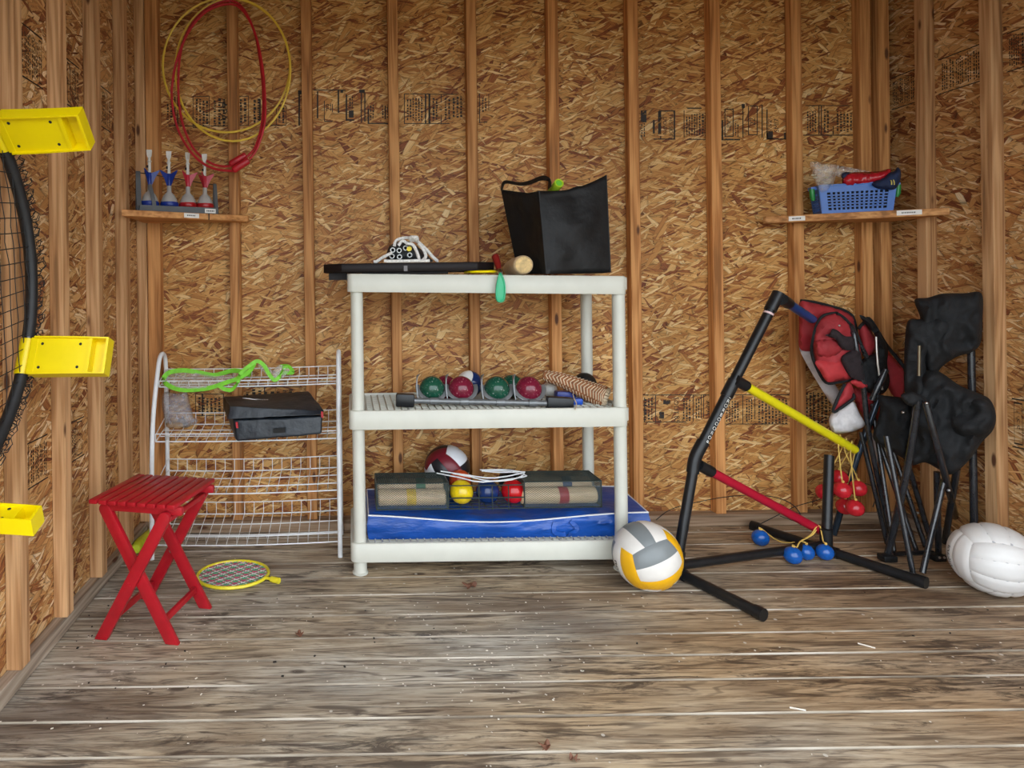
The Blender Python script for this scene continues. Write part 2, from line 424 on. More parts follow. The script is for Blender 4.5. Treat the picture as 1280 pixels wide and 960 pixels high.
def in_poly(x, y, poly):
    c = False; n = len(poly); j = n - 1
    for i in range(n):
        xi, yi = poly[i]; xj, yj = poly[j]
        if (yi > y) != (yj > y) and x < (xj - xi) * (y - yi) / (yj - yi) + xi: c = not c
        j = i
    return c
def edge_dist(x, y, poly):
    best = 1e9; n = len(poly)
    for i in range(n):
        ax, ay = poly[i]; bx, by = poly[(i + 1) % n]
        dx, dy = bx - ax, by - ay; L = dx * dx + dy * dy
        t = max(0, min(1, ((x - ax) * dx + (y - ay) * dy) / L)) if L else 0
        best = min(best, math.hypot(x - ax - t * dx, y - ay - t * dy))
    return best
def puff(mb, outline, Y, thick, step=5.0, edge=14.0, fold=0.006, freq=0.05, tilt=None, round_=True, seed=0, back=0.7):
    """stuffed / draped cloth: an outline filled with a swelling, creased body that has a front and a back"""
    pts = [Vector((a, b, 0)) for a, b in outline]
    if round_: pts = smooth_path(pts, 5, True)
    ol = []
    for p in pts:
        if not ol or math.hypot(p.x - ol[-1][0], p.y - ol[-1][1]) > step * .45: ol.append((p.x, p.y))
    if math.hypot(ol[0][0] - ol[-1][0], ol[0][1] - ol[-1][1]) < step * .4: ol.pop()
    if not round_:
        dense = []
        for i in range(len(ol)):
            a, b = ol[i], ol[(i + 1) % len(ol)]; k = max(1, int(math.hypot(b[0] - a[0], b[1] - a[1]) / step))
            dense += [(a[0] + (b[0] - a[0]) * q / k, a[1] + (b[1] - a[1]) * q / k) for q in range(k)]
        ol = dense
    n = len(ol)
    vs2 = [Vector(p) for p in ol]
    x0, x1 = min(p[0] for p in ol), max(p[0] for p in ol); y0, y1 = min(p[1] for p in ol), max(p[1] for p in ol)
    y = y0 + step / 2; row = 0
    while y < y1:
        x = x0 + (step / 2 if row % 2 else step)
        while x < x1:
            if in_poly(x, y, ol) and edge_dist(x, y, ol) > step * .45: vs2.append(Vector((x, y)))
            x += step
        y += step * .87; row += 1
    res = delaunay_2d_cdt(vs2, [], [list(range(n))], 1, 1e-4)
    v2, tri = res[0], res[2]
    front, back_ = [], []
    for p in v2:
        d = edge_dist(p.x, p.y, ol); prof = math.sqrt(max(0.0, 1 - (1 - min(1, d / edge)) ** 2)) if d > .05 else 0
        dy = tilt(p.x, p.y) if tilt else 0.0
        wx, wy = 6 * noise.noise(Vector((p.x * .05, p.y * .05, seed + .5))), 6 * noise.noise(Vector((p.x * .05, p.y * .05, seed + 40.5)))
        n1 = noise.noise(Vector(((p.x + wx) * freq, (p.y + wy) * freq * .7, seed * 7.3))); n2 = noise.noise(Vector(((p.x + wy) * freq * 2.1, (p.y + wx) * freq * 1.7, seed * 3.1 + 9)))
        w = (abs(n1) * 2.2 - .5) + .55 * (abs(n2) * 2.2 - .5)
        front.append(P(p.x, p.y, Y + dy - thick * prof + fold * w * min(1, d / (edge * .6))))
        back_.append(P(p.x, p.y, Y + dy + thick * back * prof))
    k = len(v2)
    mb.add(front + back_, [tuple(t) for t in tri] + [tuple(k + i for i in reversed(t)) for t in tri])
    return mb

def text_verts(s, size, shear=0.0, res=2):
    cu = bpy.data.curves.new('t', 'FONT'); cu.body = s; cu.size = size; cu.align_x = 'CENTER'; cu.align_y = 'CENTER'
    cu.resolution_u = res; cu.shear = shear; cu.fill_mode = 'BOTH'
    o = bpy.data.objects.new('t', cu); COL.objects.link(o)
    bpy.context.view_layer.update()
    dg = bpy.context.evaluated_depsgraph_get(); e = o.evaluated_get(dg); me = e.to_mesh()
    vs = [v.co.copy() for v in me.vertices]; fs = [tuple(p.vertices) for p in me.polygons]
    e.to_mesh_clear(); bpy.data.objects.remove(o); bpy.data.curves.remove(cu)
    return vs, fs

# ------------------------------------------------------------------ materials
m_osb_back = osb('strand_board_back', 'xz')
m_osb_side = osb('strand_board_side', 'yz', (1.0, 1.06, 1.32))
m_osb_top = osb('strand_board_roof', 'xy')
m_stud = lumber('stud_pine', 'Z')
m_stud_l = lumber('pale_stud_pine', 'Z', (0.47, 0.245, 0.105), (0.66, 0.40, 0.20))
m_stud_x = lumber('plate_pine', 'X', (0.30, 0.20, 0.125), (0.44, 0.32, 0.22))
m_stud_y = lumber('plate_pine_side', 'Y', (0.34, 0.27, 0.2), (0.5, 0.42, 0.33))
m_board = lumber('shelf_pine', 'X', (0.46, 0.205, 0.068), (0.62, 0.32, 0.12), False)
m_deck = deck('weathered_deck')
m_deck_edge, nt_, bs_ = new_mat('worn_deck_edge')
tc_ = nd(nt_, 'ShaderNodeTexCoord')
lk(nt_, ramp(nt_, noise_(nt_, mapping(nt_, tc_.outputs['Object'], scale=(2.2, 9, 4)), 1.0, 4, .65), [(.38, (.20, .16, .115)), (.52, (.42, .36, .28)), (.64, (.62, .56, .47))]), bs_.inputs['Base Color'])
bs_.inputs['Roughness'].default_value = .8
m_ink = ink('stamp_ink')
m_plastic = M('cream_plastic', (0.60, 0.60, 0.525), 0.42, var=.04, scale=12)
m_whitewire = M('white_coated_wire', (0.80, 0.82, 0.83), 0.35, var=.05)
m_red = M('red_paint', (0.42, 0.009, 0.018), 0.3, var=.12, scale=25, bmp=.05)
m_screw = M('steel', (0.55, 0.55, 0.55), 0.3, 1.0)
m_black = M('black_pvc', (0.009, 0.010, 0.0115), 0.36, var=.3, spec=.4)
m_blacktube = M('black_steel_tube', (0.018, 0.020, 0.024), 0.22, var=.25, spec=.7)
m_blackcloth = M('black_canvas', (0.011, 0.0118, 0.013), 0.8, var=.3, scale=16, bmp=.55, bd=.02, spec=.35)
m_blackbag = M('black_nonwoven', (0.0065, 0.007, 0.0075), 0.55, var=.3, scale=11, bmp=.4, bd=.015, spec=.35)
m_nylon = M('navy_black_nylon', (0.010, 0.015, 0.022), 0.40, var=.35, scale=16, bmp=.5, bd=.01)
m_redcloth = M('red_canvas', (0.34, 0.022, 0.028), 0.75, var=.22, scale=16, bmp=.5, bd=.015)
m_whitecloth = M('grey_white_canvas', (0.50, 0.46, 0.45), 0.85, var=.15, scale=30, bmp=.15)
m_yellow = M('yellow_plastic', (0.86, 0.66, 0.0), 0.33, var=.05, scale=10)
m_dark = M('dark_hole', (0.01, 0.01, 0.01), 0.8)
m_foam = M('black_foam', (0.012, 0.012, 0.013), 0.55, var=.3)
m_cord = M('black_cord', (0.01, 0.01, 0.01), 0.7)
m_blue = M('blue_nylon', (0.007, 0.068, 0.33), 0.36, var=.3, scale=11, bmp=.6, bd=.02, stretch=(.6, 1, 1.5))
m_white = M('white_vinyl', (0.78, 0.78, 0.76), 0.4, var=.05)
m_rope = M('white_rope', (0.70, 0.69, 0.66), 0.8, var=.25, scale=160, bmp=.6)
m_mesh = M('dark_green_wire', (0.045, 0.062, 0.058), 0.3, .5, var=.2)
m_wood = M('pale_turned_wood', (0.70, 0.52, 0.31), 0.4, var=.15, scale=8, stretch=(2, 14, 14))
m_label = M('white_label', (0.78, 0.76, 0.72), 0.6, var=.05)
m_film = film('clear_film', (0.80, 0.77, 0.70), .34)
m_filmg = film('smoky_film', (0.42, 0.42, 0.46), .42, .15)
m_cream = M('cream_lace', (0.62, 0.50, 0.34), 0.7, var=.2)

# ------------------------------------------------------------------ the shed
XL, XR, YB, YF, ZT = -0.838, 2.140, 2.450, 0.42, 2.32
ST = 0.040
m_ground, nt_, bs_ = new_mat('gravel_yard')
tc_ = nd(nt_, 'ShaderNodeTexCoord')
lk(nt_, ramp(nt_, noise_(nt_, tc_.outputs['Object'], 9, 5), [(0.35, (0.17, 0.16, 0.12)), (0.65, (0.30, 0.285, 0.23))]), bs_.inputs['Base Color'])
bs_.inputs['Roughness'].default_value = .9
g = MB(); g.span((-14, -24, -0.36), (16, 12, -0.26)); tag(g.build('ground', m_ground), kind='structure')

fl = MB(); fl.span((XL - .02, YF, -.24), (XR + .02, YB + .02, -.040))
floor = tag(fl.build('floor', m_stud_x), kind='structure')
ys = [2.452, 2.350, 2.240, 2.130, 2.020, 1.906, 1.790, 1.675, 1.578, 1.480, 1.362, 1.257, 1.150, 1.04, .93, .82, .71, .60, .49, .40]
for a, b in zip(ys[1:], ys[:-1]):
    pk = MB(); gap = .0013; ch = .0028
    dz = random.uniform(-.0012, 0)
    prof = [(a + gap, -.036), (b - gap, -.036), (b - gap, dz - ch * .6), (b - gap - ch, dz), (a + gap + ch, dz), (a + gap, dz - ch)]
    n = len(prof)
    vs = [(XL - .01, y, z) for y, z in prof] + [(XR + .01, y, z) for y, z in prof]
    pk.add(vs, [tuple(range(n)), tuple(range(2 * n - 1, n - 1, -1))])
    for i in range(n):
        pk.cur = 1 if i in (4, 5) else 0
        pk.add([vs[i], vs[(i + 1) % n], vs[n + (i + 1) % n], vs[n + i]], [(0, 1, 2, 3)])
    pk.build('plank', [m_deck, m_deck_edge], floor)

def wall(name, a, b, m):
    w = MB(); w.span(a, b); return tag(w.build(name, m), kind='structure')
wall_back = wall('wall_back', (XL - .012, YB, -.2), (XR + .012, YB + .012, ZT), m_osb_back)
wall_left = wall('wall_left', (XL - .012, YF, -.2), (XL, YB, ZT), m_osb_side)
wall_right = wall('wall_right', (XR, YF, -.2), (XR + .012, YB, ZT), m_osb_side)
ceil = MB(); ceil.span((XL - .2, YF - .25, ZT), (XR + .2, YB + .1, ZT + .03)); ceiling = tag(ceil.build('ceiling', m_osb_top), kind='structure')
hd = MB(); hd.span((XL - .012, YF - .02, 1.82), (XR + .012, YF, ZT)); tag(hd.build('trim_front', m_board), kind='structure')

def stud(parent, a, b, m=None):
    s = MB(); s.span(a, b); return s.build('stud', m or m_stud, parent, bevel=.0018, seg=1)
# back wall: 2x2 studs on a sole plate
for xc, w in ((-.771, .050), (-.456, .040), (-.166, .040), (.172, .040), (.478, .040), (.796, .040), (1.108, .040), (1.428, .040), (1.746, .040), (2.012, .042), (2.086, .042)):
    j = random.uniform(-.002, .002)
    stud(wall_back, (xc - w / 2, YB - ST + j, .045), (xc + w / 2, YB - .0005, ZT))
pl = MB(); pl.span((XL + .02, YB - .048, .0005), (XR - .02, YB - .0005, .0448)); pl.build('sole_plate', m_stud_x, wall_back, bevel=.002, seg=1)
# left wall
for y0 in (.53, .765, 1.0, 1.236, 1.475, 1.711, 1.945, 2.190, 2.408):
    stud(wall_left, (XL + .0005, y0, .045), (-.798 + random.uniform(-.002, .002), y0 + .040, ZT), m_stud_l)
pl = MB(); pl.span((XL + .0005, YF, .0005), (-.806, YB - .05, .0448)); pl.build('sole_plate', m_stud_y, wall_left, bevel=.002, seg=1)
# right wall
for y0 in (.60, .84, 1.08, 1.32, 1.556, 1.79, 2.022, 2.258):
    stud(wall_right, (2.100 + random.uniform(-.002, .002), y0, .045), (XR - .0005, y0 + .040, ZT), m_stud_l)
pl = MB(); pl.span((2.106, YF, .0005), (XR - .0005, YB - .05, .0448)); pl.build('sole_plate', m_stud_y, wall_right, bevel=.002, seg=1)

# ---- mill stamps printed on the boards
def stamp(parent, to3d, items, seed=1):
    """to3d(x, y) -> spot on the board; items: ('r', x0,y0,x1,y1) bar | ('f', x0,y0,x1,y1,w) frame | ('t', text, x, y, size, turn) | ('d', x0,y0,x1,y1,rows) unreadable small print"""
    rnd = random.Random(seed); mb = MB()
    def rect(x0, y0, x1, y1): mb.add([to3d(x0, y0), to3d(x1, y0), to3d(x1, y1), to3d(x0, y1)], [(0, 1, 2, 3)])
    for it in items:
        if it[0] == 'r': rect(*it[1:5])
        elif it[0] == 'f':
            x0, y0, x1, y1, w = it[1:]
            rect(x0, y0, x1, y0 + w); rect(x0, y1 - w, x1, y1); rect(x0, y0 + w, x0 + w, y1 - w); rect(x1 - w, y0 + w, x1, y1 - w)
        elif it[0] == 't':
            vs, fs = text_verts(it[1], it[4])
            c, s = math.cos(math.radians(it[5])), math.sin(math.radians(it[5]))
            mb.add([to3d(it[2] + (v.x * c - v.y * s), it[3] - (v.x * s + v.y * c)) for v in vs], fs)
        elif it[0] == 'd':      # columns of tiny dashes: print too worn to read
            x0, y0, x1, y1, k = it[1:]
            cw = (x1 - x0) / k
            for q in range(k):
                y = y0 + rnd.uniform(0, 4)
                while y < y1 - 1:
                    L = rnd.uniform(1.0, 3.6); L = min(L, y1 - y)
                    rect(x0 + q * cw + cw * .2, y, x0 + q * cw + cw * rnd.uniform(.6, .85), y + L); y += L + rnd.uniform(.7, 1.6)
    return mb.build('ink_stamp', m_ink, parent)
def onback(x, y): return P(x, y, YB - .0008)
stamp(wall_back, onback, [('f', 241, 120, 262, 160, .8), ('d', 244, 123, 261, 157, 4), ('d', 266, 122, 283, 158, 3), ('t', 'APA', 279, 139, 13, -90)], 1)
stamp(wall_back, onback, [('r', 218, 121, 219.4, 158), ('r', 221.4, 121, 222.8, 158), ('r', 208, 157, 285, 158), ('d', 208, 126, 216, 150, 2)], 2)
stamp(wall_back, onback, [('f', 297, 120, 311, 157, .8), ('d', 299, 123, 309, 154, 2), ('d', 316, 122, 326, 155, 2), ('r', 324, 124, 326, 154), ('f', 345, 132, 358, 157, .8), ('d', 347, 134, 357, 155, 2), ('r', 331, 156, 357, 157)], 3)
stamp(wall_back, onback, [('r', 372.5, 113, 377, 118), ('r', 373, 118, 375, 157)], 4)
stamp(wall_back, onback, [('r', 392, 112, 432, 113.2), ('r', 396, 114, 398, 148), ('r', 405, 126, 406, 152), ('r', 405, 151, 416, 152), ('r', 415, 130, 416, 140), ('t', '22', 411, 134, 10, 90), ('r', 422, 112, 424, 141), ('r', 425.5, 112, 429, 116),
     ('r', 432, 118, 434, 150), ('r', 432, 149, 443, 151), ('r', 436, 138, 442, 147), ('d', 436, 120, 442, 136, 2), ('r', 449, 112, 456, 116), ('r', 451, 116, 452.3, 153), ('r', 455.3, 116, 456.8, 152), ('r', 459.5, 136, 461.5, 155), ('r', 461, 153.5, 487, 155), ('d', 462, 131, 468, 150, 2), ('d', 477, 130, 486, 149, 3), ('r', 481, 132, 482.3, 149)], 5)
stamp(wall_back, onback, [('f', 505, 117, 538, 155, 1.0), ('d', 508, 121, 529, 151, 6), ('r', 531, 118, 533, 155), ('r', 535.5, 118, 537.5, 155), ('r', 538, 117.5, 573, 118.5), ('d', 540, 120, 548, 151, 2), ('r', 551, 118, 552, 128), ('r', 551, 143, 552, 154), ('t', '49', 551.5, 135.5, 6, 90), ('d', 555, 122, 564, 150, 2), ('d', 565, 120, 579, 148, 3), ('r', 538, 154, 562, 155)], 6)
stamp(wall_back, onback, [('r', 599, 117, 600, 154), ('r', 610.5, 117, 611.3, 138), ('r', 600, 152.5, 609, 153.5), ('d', 602, 121, 609, 140, 2)], 7)
stamp(wall_back, onback, [('r', 801, 138, 808, 153), ('d', 801, 154, 807, 172, 2), ('r', 816, 150, 818.5, 167), ('r', 822.5, 139, 826.5, 168), ('r', 824, 138, 844, 139.3), ('r', 842, 139, 844, 174), ('r', 817, 173.2, 844, 174.5), ('t', 'THIS SIDE', 838.3, 156.5, 6.6, -90), ('t', 'DOWN', 830.8, 157, 6.6, -90), ('r', 825, 170, 826.5, 174),
     ('r', 859, 134.5, 877, 136), ('r', 854.5, 138, 855.6, 172), ('d', 857, 142, 870, 170, 4), ('r', 870.5, 142, 871.6, 170), ('d', 873, 140, 884, 170, 3), ('r', 859, 173.5, 884, 174.8)], 8)
stamp(wall_back, onback, [('r', 902, 150, 904, 175), ('r', 902, 173.5, 925, 175.5), ('f', 905.5, 136, 917, 171, 1.2), ('t', 'LBV 7', 911.5, 154, 8, 90), ('d', 918, 152, 924, 171, 2), ('r', 927, 130, 931, 135), ('r', 928, 135, 929.3, 172), ('f', 935, 132, 947, 169, 1.1), ('t', '22', 941, 152, 9.5, 90), ('r', 952, 131, 953.4, 172),
     ('r', 958, 137, 959.5, 172), ('r', 958, 164, 966, 174.5), ('d', 960, 145, 965, 163, 2), ('t', 'SMI7', 971, 157, 8.5, 90), ('r', 982, 129, 984, 172), ('r', 980, 166, 984, 174.5), ('r', 958, 173, 984, 174.5)], 9)
stamp(wall_back, onback, [('r', 1007, 131.5, 1069, 132.6), ('d', 1008, 137, 1021, 165, 4), ('r', 1023, 132, 1024.3, 168), ('r', 1026, 132, 1027.3, 168), ('r', 1004, 168.3, 1069, 169.6), ('d', 1029, 136, 1037, 166, 2), ('t', '107', 1041.5, 150, 5.5, 90), ('r', 1040.8, 158, 1042.2, 168), ('d', 1045, 138, 1066, 165, 5), ('r', 1067.5, 132, 1068.7, 169)], 10)
stamp(wall_back, onback, [('r', 803, 493.2, 889, 494.3), ('d', 805, 497, 817, 526, 3), ('r', 805, 497, 806, 528), ('r', 819, 494, 820, 527), ('t', '85', 846, 524, 9, -90), ('t', 'SOUT', 845, 507, 8.5, -90), ('r', 829, 500, 838, 505), ('r', 824, 515, 830, 523), ('d', 853, 497, 864, 526, 3), ('r', 866, 494, 867, 527), ('d', 869, 497, 875, 523, 2), ('r', 876, 494, 877, 523), ('r', 879, 494, 880, 523), ('t', 'APA', 885.5, 510, 10, -90), ('r', 805, 527, 858, 528)], 11)
stamp(wall_back, onback, [('r', 906, 493, 988, 494), ('d', 907, 500, 924, 527, 5), ('r', 928, 493, 929, 530), ('d', 932, 496, 941, 527, 3), ('r', 943, 493, 944, 524), ('d', 947, 497, 985, 530, 9), ('r', 906, 529.5, 985, 530.5)], 12)
stamp(wall_back, onback, [('d', 1006, 490, 1040, 530, 7), ('r', 1016, 490, 1017, 530), ('t', '22', 1031, 512, 9, 90)], 13)
stamp(wall_back, onback, [('f', 244, 492, 280, 520, 1.0), ('d', 247, 496, 277, 517, 6), ('r', 252, 492, 254, 520)], 14)
stamp(wall_back, onback, [('d', 306, 486, 375, 516, 9), ('r', 304, 483, 377, 484.2), ('r', 330, 484, 331.5, 516)], 15)
def onleft(sx):
    X = XL + .0008
    return lambda y, z: Vector((X, y, z))
def side_stamp(parent, X, y0, y1, z0, z1, seed, sgn):
    def t3(x, y): return Vector((X, y0 + (y1 - y0) * x / 100, z1 - (z1 - z0) * y / 40))
    rnd = random.Random(seed)
    it = [('r', 0, 0, 100, 1.2), ('r', 0, 38.8, 100, 40)]
    x = 4
    while x < 90:
        k = rnd.choice('ddfrd'); w = rnd.uniform(9, 24); w = min(w, 97 - x)
        if k == 'd': it.append(('d', x, 4, x + w, 36, max(2, int(w / 4))))
        elif k == 'f': it += [('f', x, 3, x + w, 37, 1.2), ('t', rnd.choice(['22', 'APA', '7']), x + w / 2, 20, 10, 90)]
        else: it.append(('r', x, 2, x + 1.6, 38)); w = 4
        x += w + 3
    return stamp(parent, t3, it, seed)
for y0, y1, z0, z1, sd in ((1.53, 1.69, .44, .56, 21), (1.76, 1.92, .44, .56, 22), (1.28, 1.45, .44, .56, 23), (1.53, 1.69, 1.50, 1.64, 24), (1.76, 1.92, 1.50, 1.64, 25), (2.0, 2.17, 1.50, 1.64, 26)):
    side_stamp(wall_left, XL + .0008, y0, y1, z0, z1, sd, 1)
for y0, y1, z0, z1, sd in ((2.30, 2.44, 1.617, 1.745, 31), (2.075, 2.245, 1.617, 1.745, 32), (1.85, 2.01, 1.617, 1.745, 33), (1.9, 2.01, .40, .56, 34)):
    side_stamp(wall_right, XR - .0008, y0, y1, z0, z1, sd, -1)

# ------------------------------------------------------------------ cream plastic shelf unit
SX0, SX1, SY0, SY1 = -0.016, 0.902, 2.022, 2.367
shelf = thing('shelf_unit', 'cream plastic three-tier shelf unit standing against the middle of the back wall', 'shelf', ((SX0 + SX1) / 2, 2.19, 0))
def tray(zb, zt, dl=0.0, drt=0.0):
    """rim with a thick wall, rounded corners; dl/dr raise the left / right end"""
    def zz(x, z): return z + dl + (drt - dl) * (x - SX0) / (SX1 - SX0)
    def loop(ins, z, k=5, rad=.022):
        pts = []
        x0, x1, y0, y1 = SX0 + ins, SX1 - ins, SY0 + ins, SY1 - ins; r = max(.004, rad - ins)
        for cx, cy, a0 in ((x1 - r, y1 - r, 0), (x0 + r, y1 - r, 90), (x0 + r, y0 + r, 180), (x1 - r, y0 + r, 270)):
            for q in range(k + 1):
                a = math.radians(a0 + 90 * q / k); x = cx + r * math.cos(a); pts.append((x, cy + r * math.sin(a), zz(x, z)))
        return pts
    mb = MB()
    loops = [loop(0.001, zb), loop(0, zb + .002), loop(0, zt - .003), loop(.003, zt), loop(.010, zt), loop(.012, zt - .008), loop(.012, zb + .006), loop(.008, zb)]
    n = len(loops[0]); vs = [p for l in loops for p in l]; fs = []
    for i in range(len(loops)):
        i2 = (i + 1) % len(loops)
        for j in range(n): fs.append((i * n + j, i * n + (j + 1) % n, i2 * n + (j + 1) % n, i2 * n + j))
    mb.add(vs, fs)
    o = mb.build('tray_rim', m_plastic, shelf, smooth=True, angle=50)
    lt = MB()
    nx, ny = 38, 13
    for i in range(1, nx):
        x = SX0 + .012 + (SX1 - SX0 - .024) * i / nx; z = zz(x, zt)
        lt.box((x, (SY0 + SY1) / 2, z - .016), (.0042, SY1 - SY0 - .024, .020))
    for j in range(1, ny):
        y = SY0 + .012 + (SY1 - SY0 - .024) * j / ny
        za, zb_ = zz(SX0 + .012, zt), zz(SX1 - .012, zt)
        lt.bar((SX0 + .012, y, za - .016), (SX1 - .012, y, zb_ - .016), .020, .0042, (0, 0, 1))
    for x in (.015, .883):
        for y in (2.052, 2.335):
            z = zz(x, zt); lt.lathe([(.027, z - .045), (.027, z - .005), (.024, z - .005)], Matrix.Translation((x, y, 0)), 18)
    lt.build('tray_lattice', m_plastic, shelf)
    return o
tray(.047, .108); tray(.481, .543); tray(.930, .990, .003, -.017)
for x in (.015, .883):
    for y in (2.052, 2.335):
        f = MB(); f.lathe([(.0255, 0), (.0265, .005), (.0225, .008), (.0215, .046)], Matrix.Translation((x, y, 0)), 20); f.build('foot', m_plastic, shelf, smooth=True)
        l = MB(); l.lathe([(.0215, .100), (.0205, .13), (.0205, .482)], Matrix.Translation((x, y, 0)), 22); l.build('leg', m_plastic, shelf, smooth=True)
        zt = .934 if x < .4 else .914
        l = MB(); l.lathe([(.0215, .536), (.0205, .56), (.0205, zt)], Matrix.Translation((x, y, 0)), 22); l.build('leg', m_plastic, shelf, smooth=True)

# ------------------------------------------------------------------ bottom tier: blue bag, ball behind it, croquet set
bx0, bx1, by0, by1, bz = .045, .985, 2.078, 2.308, .0995
bag = thing('storage_bag', 'flat blue nylon bag with white piping lying on the bottom tier', 'bag', (.5, 2.19, bz))
def bag_surface(u, v, w):
    """u along, v deep, w high in 0..1"""
    x = bx0 + (bx1 - bx0) * u; y = by0 + (by1 - by0) * v
    h = .073 + .012 * v + .008 * math.cos(u * 7.0) - .012 * math.sin(PI * u) * (1 - v)
    n = (noise.noise(Vector((x * 9, y * 9, w * 2))) + .7 * noise.noise(Vector((x * 17 + w * 9, y * 12, w * 3.5 + x * 5)))) * .009
    z = bz + h * w
    bul = math.sin(PI * w) * .006
    if v == 0: y -= 0 if w in (0, 1) else bul + (abs(n) * 1.3 - .004)
    if u == 0: x -= bul
    if u == 1: x += bul
    if w == 1 and 0 < u < 1 and 0 < v < 1: z += n + .006 * math.sin(PI * u) * math.sin(PI * v) - .012 * math.exp(-((u - .55) / .15) ** 2) * v
    if w == 0: z = bz
    return Vector((x, y, z))
mb = MB(); NU, NV, NW = 46, 12, 6
def patch(fn, a, b):
    base = [fn(i / a, j / b) for j in range(b + 1) for i in range(a + 1)]
    mb.add(base, [(j * (a + 1) + i, j * (a + 1) + i + 1, (j + 1) * (a + 1) + i + 1, (j + 1) * (a + 1) + i) for j in range(b) for i in range(a)])
patch(lambda s, t: bag_surface(s, 0, t), NU, NW); patch(lambda s, t: bag_surface(s, 1, t), NU, NW)
patch(lambda s, t: bag_surface(0, s, t), NV, NW); patch(lambda s, t: bag_surface(1, s, t), NV, NW)
patch(lambda s, t: bag_surface(s, t, 1), NU, NV); patch(lambda s, t: bag_surface(s, t, 0), NU, NV)
mb.build('body', m_blue, bag, smooth=True, angle=60)
pp = [bag_surface(i / 30, 0, 1) for i in range(31)] + [bag_surface(1, j / 8, 1) for j in range(1, 9)] + [bag_surface(1 - i / 30, 1, 1) for i in range(1, 31)] + [bag_surface(0, 1 - j / 8, 1) for j in range(1, 8)]
mb = MB(); mb.tube(pp, .0026, 6, closed=True); tag(mb.build('piping', m_white, bag, smooth=True), 'white piping')
mb = MB(); mb.ribbon(smooth_path([bag_surface(.72, 0, .85) + V(0, -.004, 0), bag_surface(.74, 0, .45) + V(0, -.008, 0), bag_surface(.70, 0, .2) + V(0, -.009, 0), bag_surface(.66, 0, .35) + V(0, -.008, 0), bag_surface(.665, 0, .85) + V(0, -.004, 0)], 5), .014, .002, (1, 0, .2)); mb.build('carry_strap', m_blue, bag, smooth=True)

# ---- volleyball builder: six groups of three strips, every panel its own mesh
def volleyball(name, c, r, R, colors, label, group=None, groove=.02, seam=None):
    c = Vector(c)
    t = thing(name, label, 'ball', c - V(0, 0, r), group)
    core = MB(); core.sphere(c, r * .972, 24); core.build('bladder', seam or M('seam_grey', (.10, .10, .10), .7), t, smooth=True)
    faces = [((0, 0, 1), (0, 1, 0), (1, 0, 0)), ((0, 1, 0), (1, 0, 0), (0, 0, 1)), ((1, 0, 0), (0, 0, 1), (0, 1, 0)),
             ((0, 0, -1), (0, 1, 0), (1, 0, 0)), ((0, -1, 0), (1, 0, 0), (0, 0, 1)), ((-1, 0, 0), (0, 0, 1), (0, 1, 0))]
    for fi, (n, a, b) in enumerate(faces):        # strips run along a, lie side by side along b
        n, a, b = Vector(n), Vector(a), Vector(b)
        for s in range(3):
            b0, b1 = 1 - 2 * s / 3, 1 - 2 * (s + 1) / 3
            A, B = 14, 6; vs, fs = [], []
            for i in range(A + 1):
                for j in range(B + 1):
                    u = -1 + 2 * i / A; w = j / B; uu = math.tan(u * PI / 4); v = math.tan((b0 + (b1 - b0) * w) * PI / 4)
                    ed = min(min(i, A - i) / A * 2, min(j, B - j) / B * 2 / 3)
                    rr = r * (1 - groove * .8 * max(0, 1 - ed / .10) ** 2)
                    d = (n + a * uu + b * v).normalized()
                    vs.append(c + R @ (d * rr))
            for i in range(A):
                for j in range(B):
                    fs.append((i * (B + 1) + j, (i + 1) * (B + 1) + j, (i + 1) * (B + 1) + j + 1, i * (B + 1) + j + 1))
            # skirt down into the seam
            ring = [i * (B + 1) for i in range(A + 1)] + [A * (B + 1) + j for j in range(1, B + 1)] + [i * (B + 1) + B for i in range(A - 1, -1, -1)] + [j for j in range(B - 1, 0, -1)]
            k = len(vs)
            for q in ring: vs.append(c + (vs[q] - c).normalized() * r * .965)
            L = len(ring)
            for q in range(L): fs.append((ring[q], ring[(q + 1) % L], k + (q + 1) % L, k + q))
            mb = MB(); mb.add(vs, fs); mb.build('panel', colors[fi][s], t, smooth=True, angle=50)
    return t
def ball_rot(center, off_r, off_u, roll):
    """turn the cube corner (1,1,1) of a ball toward the viewer, shifted right/up, Z edge rolled"""
    c = Vector(center); toc = (Vector((0, 0, CAMZ)) - c).normalized()
    right = toc.cross(V(0, 0, 1)).normalized() * -1
    up = right.cross(toc) * 1.0
    if up.z < 0: up = -up
    cc = (toc + right * off_r + up * off_u).normalized()
    u = (up - cc * up.dot(cc)).normalized(); u = Matrix.Rotation(roll, 3, cc) @ u
    lc = V(1, 1, 1).normalized(); lu = (V(0, 0, 1) - lc * lc.z).normalized()
    A = Matrix((lc, lu, lc.cross(lu))).transposed(); B = Matrix((cc, u, cc.cross(u))).transposed()
    return B @ A.transposed()
m_vgrey = M('grey_vinyl', (.20, .22, .225), .42, var=.06, scale=20); m_vyel = M('amber_vinyl', (.80, .42, .008), .4, var=.05, scale=20); m_vwhite = M('ivory_vinyl', (.74, .71, .66), .42, var=.05, scale=20)
c1 = P(808.5, 692, 1.922); r1 = .1015; c1.z = r1 + .001
vb1 = volleyball('volleyball', c1, r1, ball_rot(c1, -.42, -.05, .12),
    [[m_vwhite, m_vgrey, m_vwhite], [m_vgrey, m_vwhite, m_vyel], [m_vyel, m_vwhite, m_vgrey], [m_vwhite, m_vyel, m_vwhite], [m_vgrey, m_vwhite, m_vyel], [m_vyel, m_vwhite, m_vgrey]],
    'grey, white and yellow volleyball on the floor beside the shelf unit')
c2 = P(1242, 701, 1.86); r2 = .104; c2.z = r2 + .001
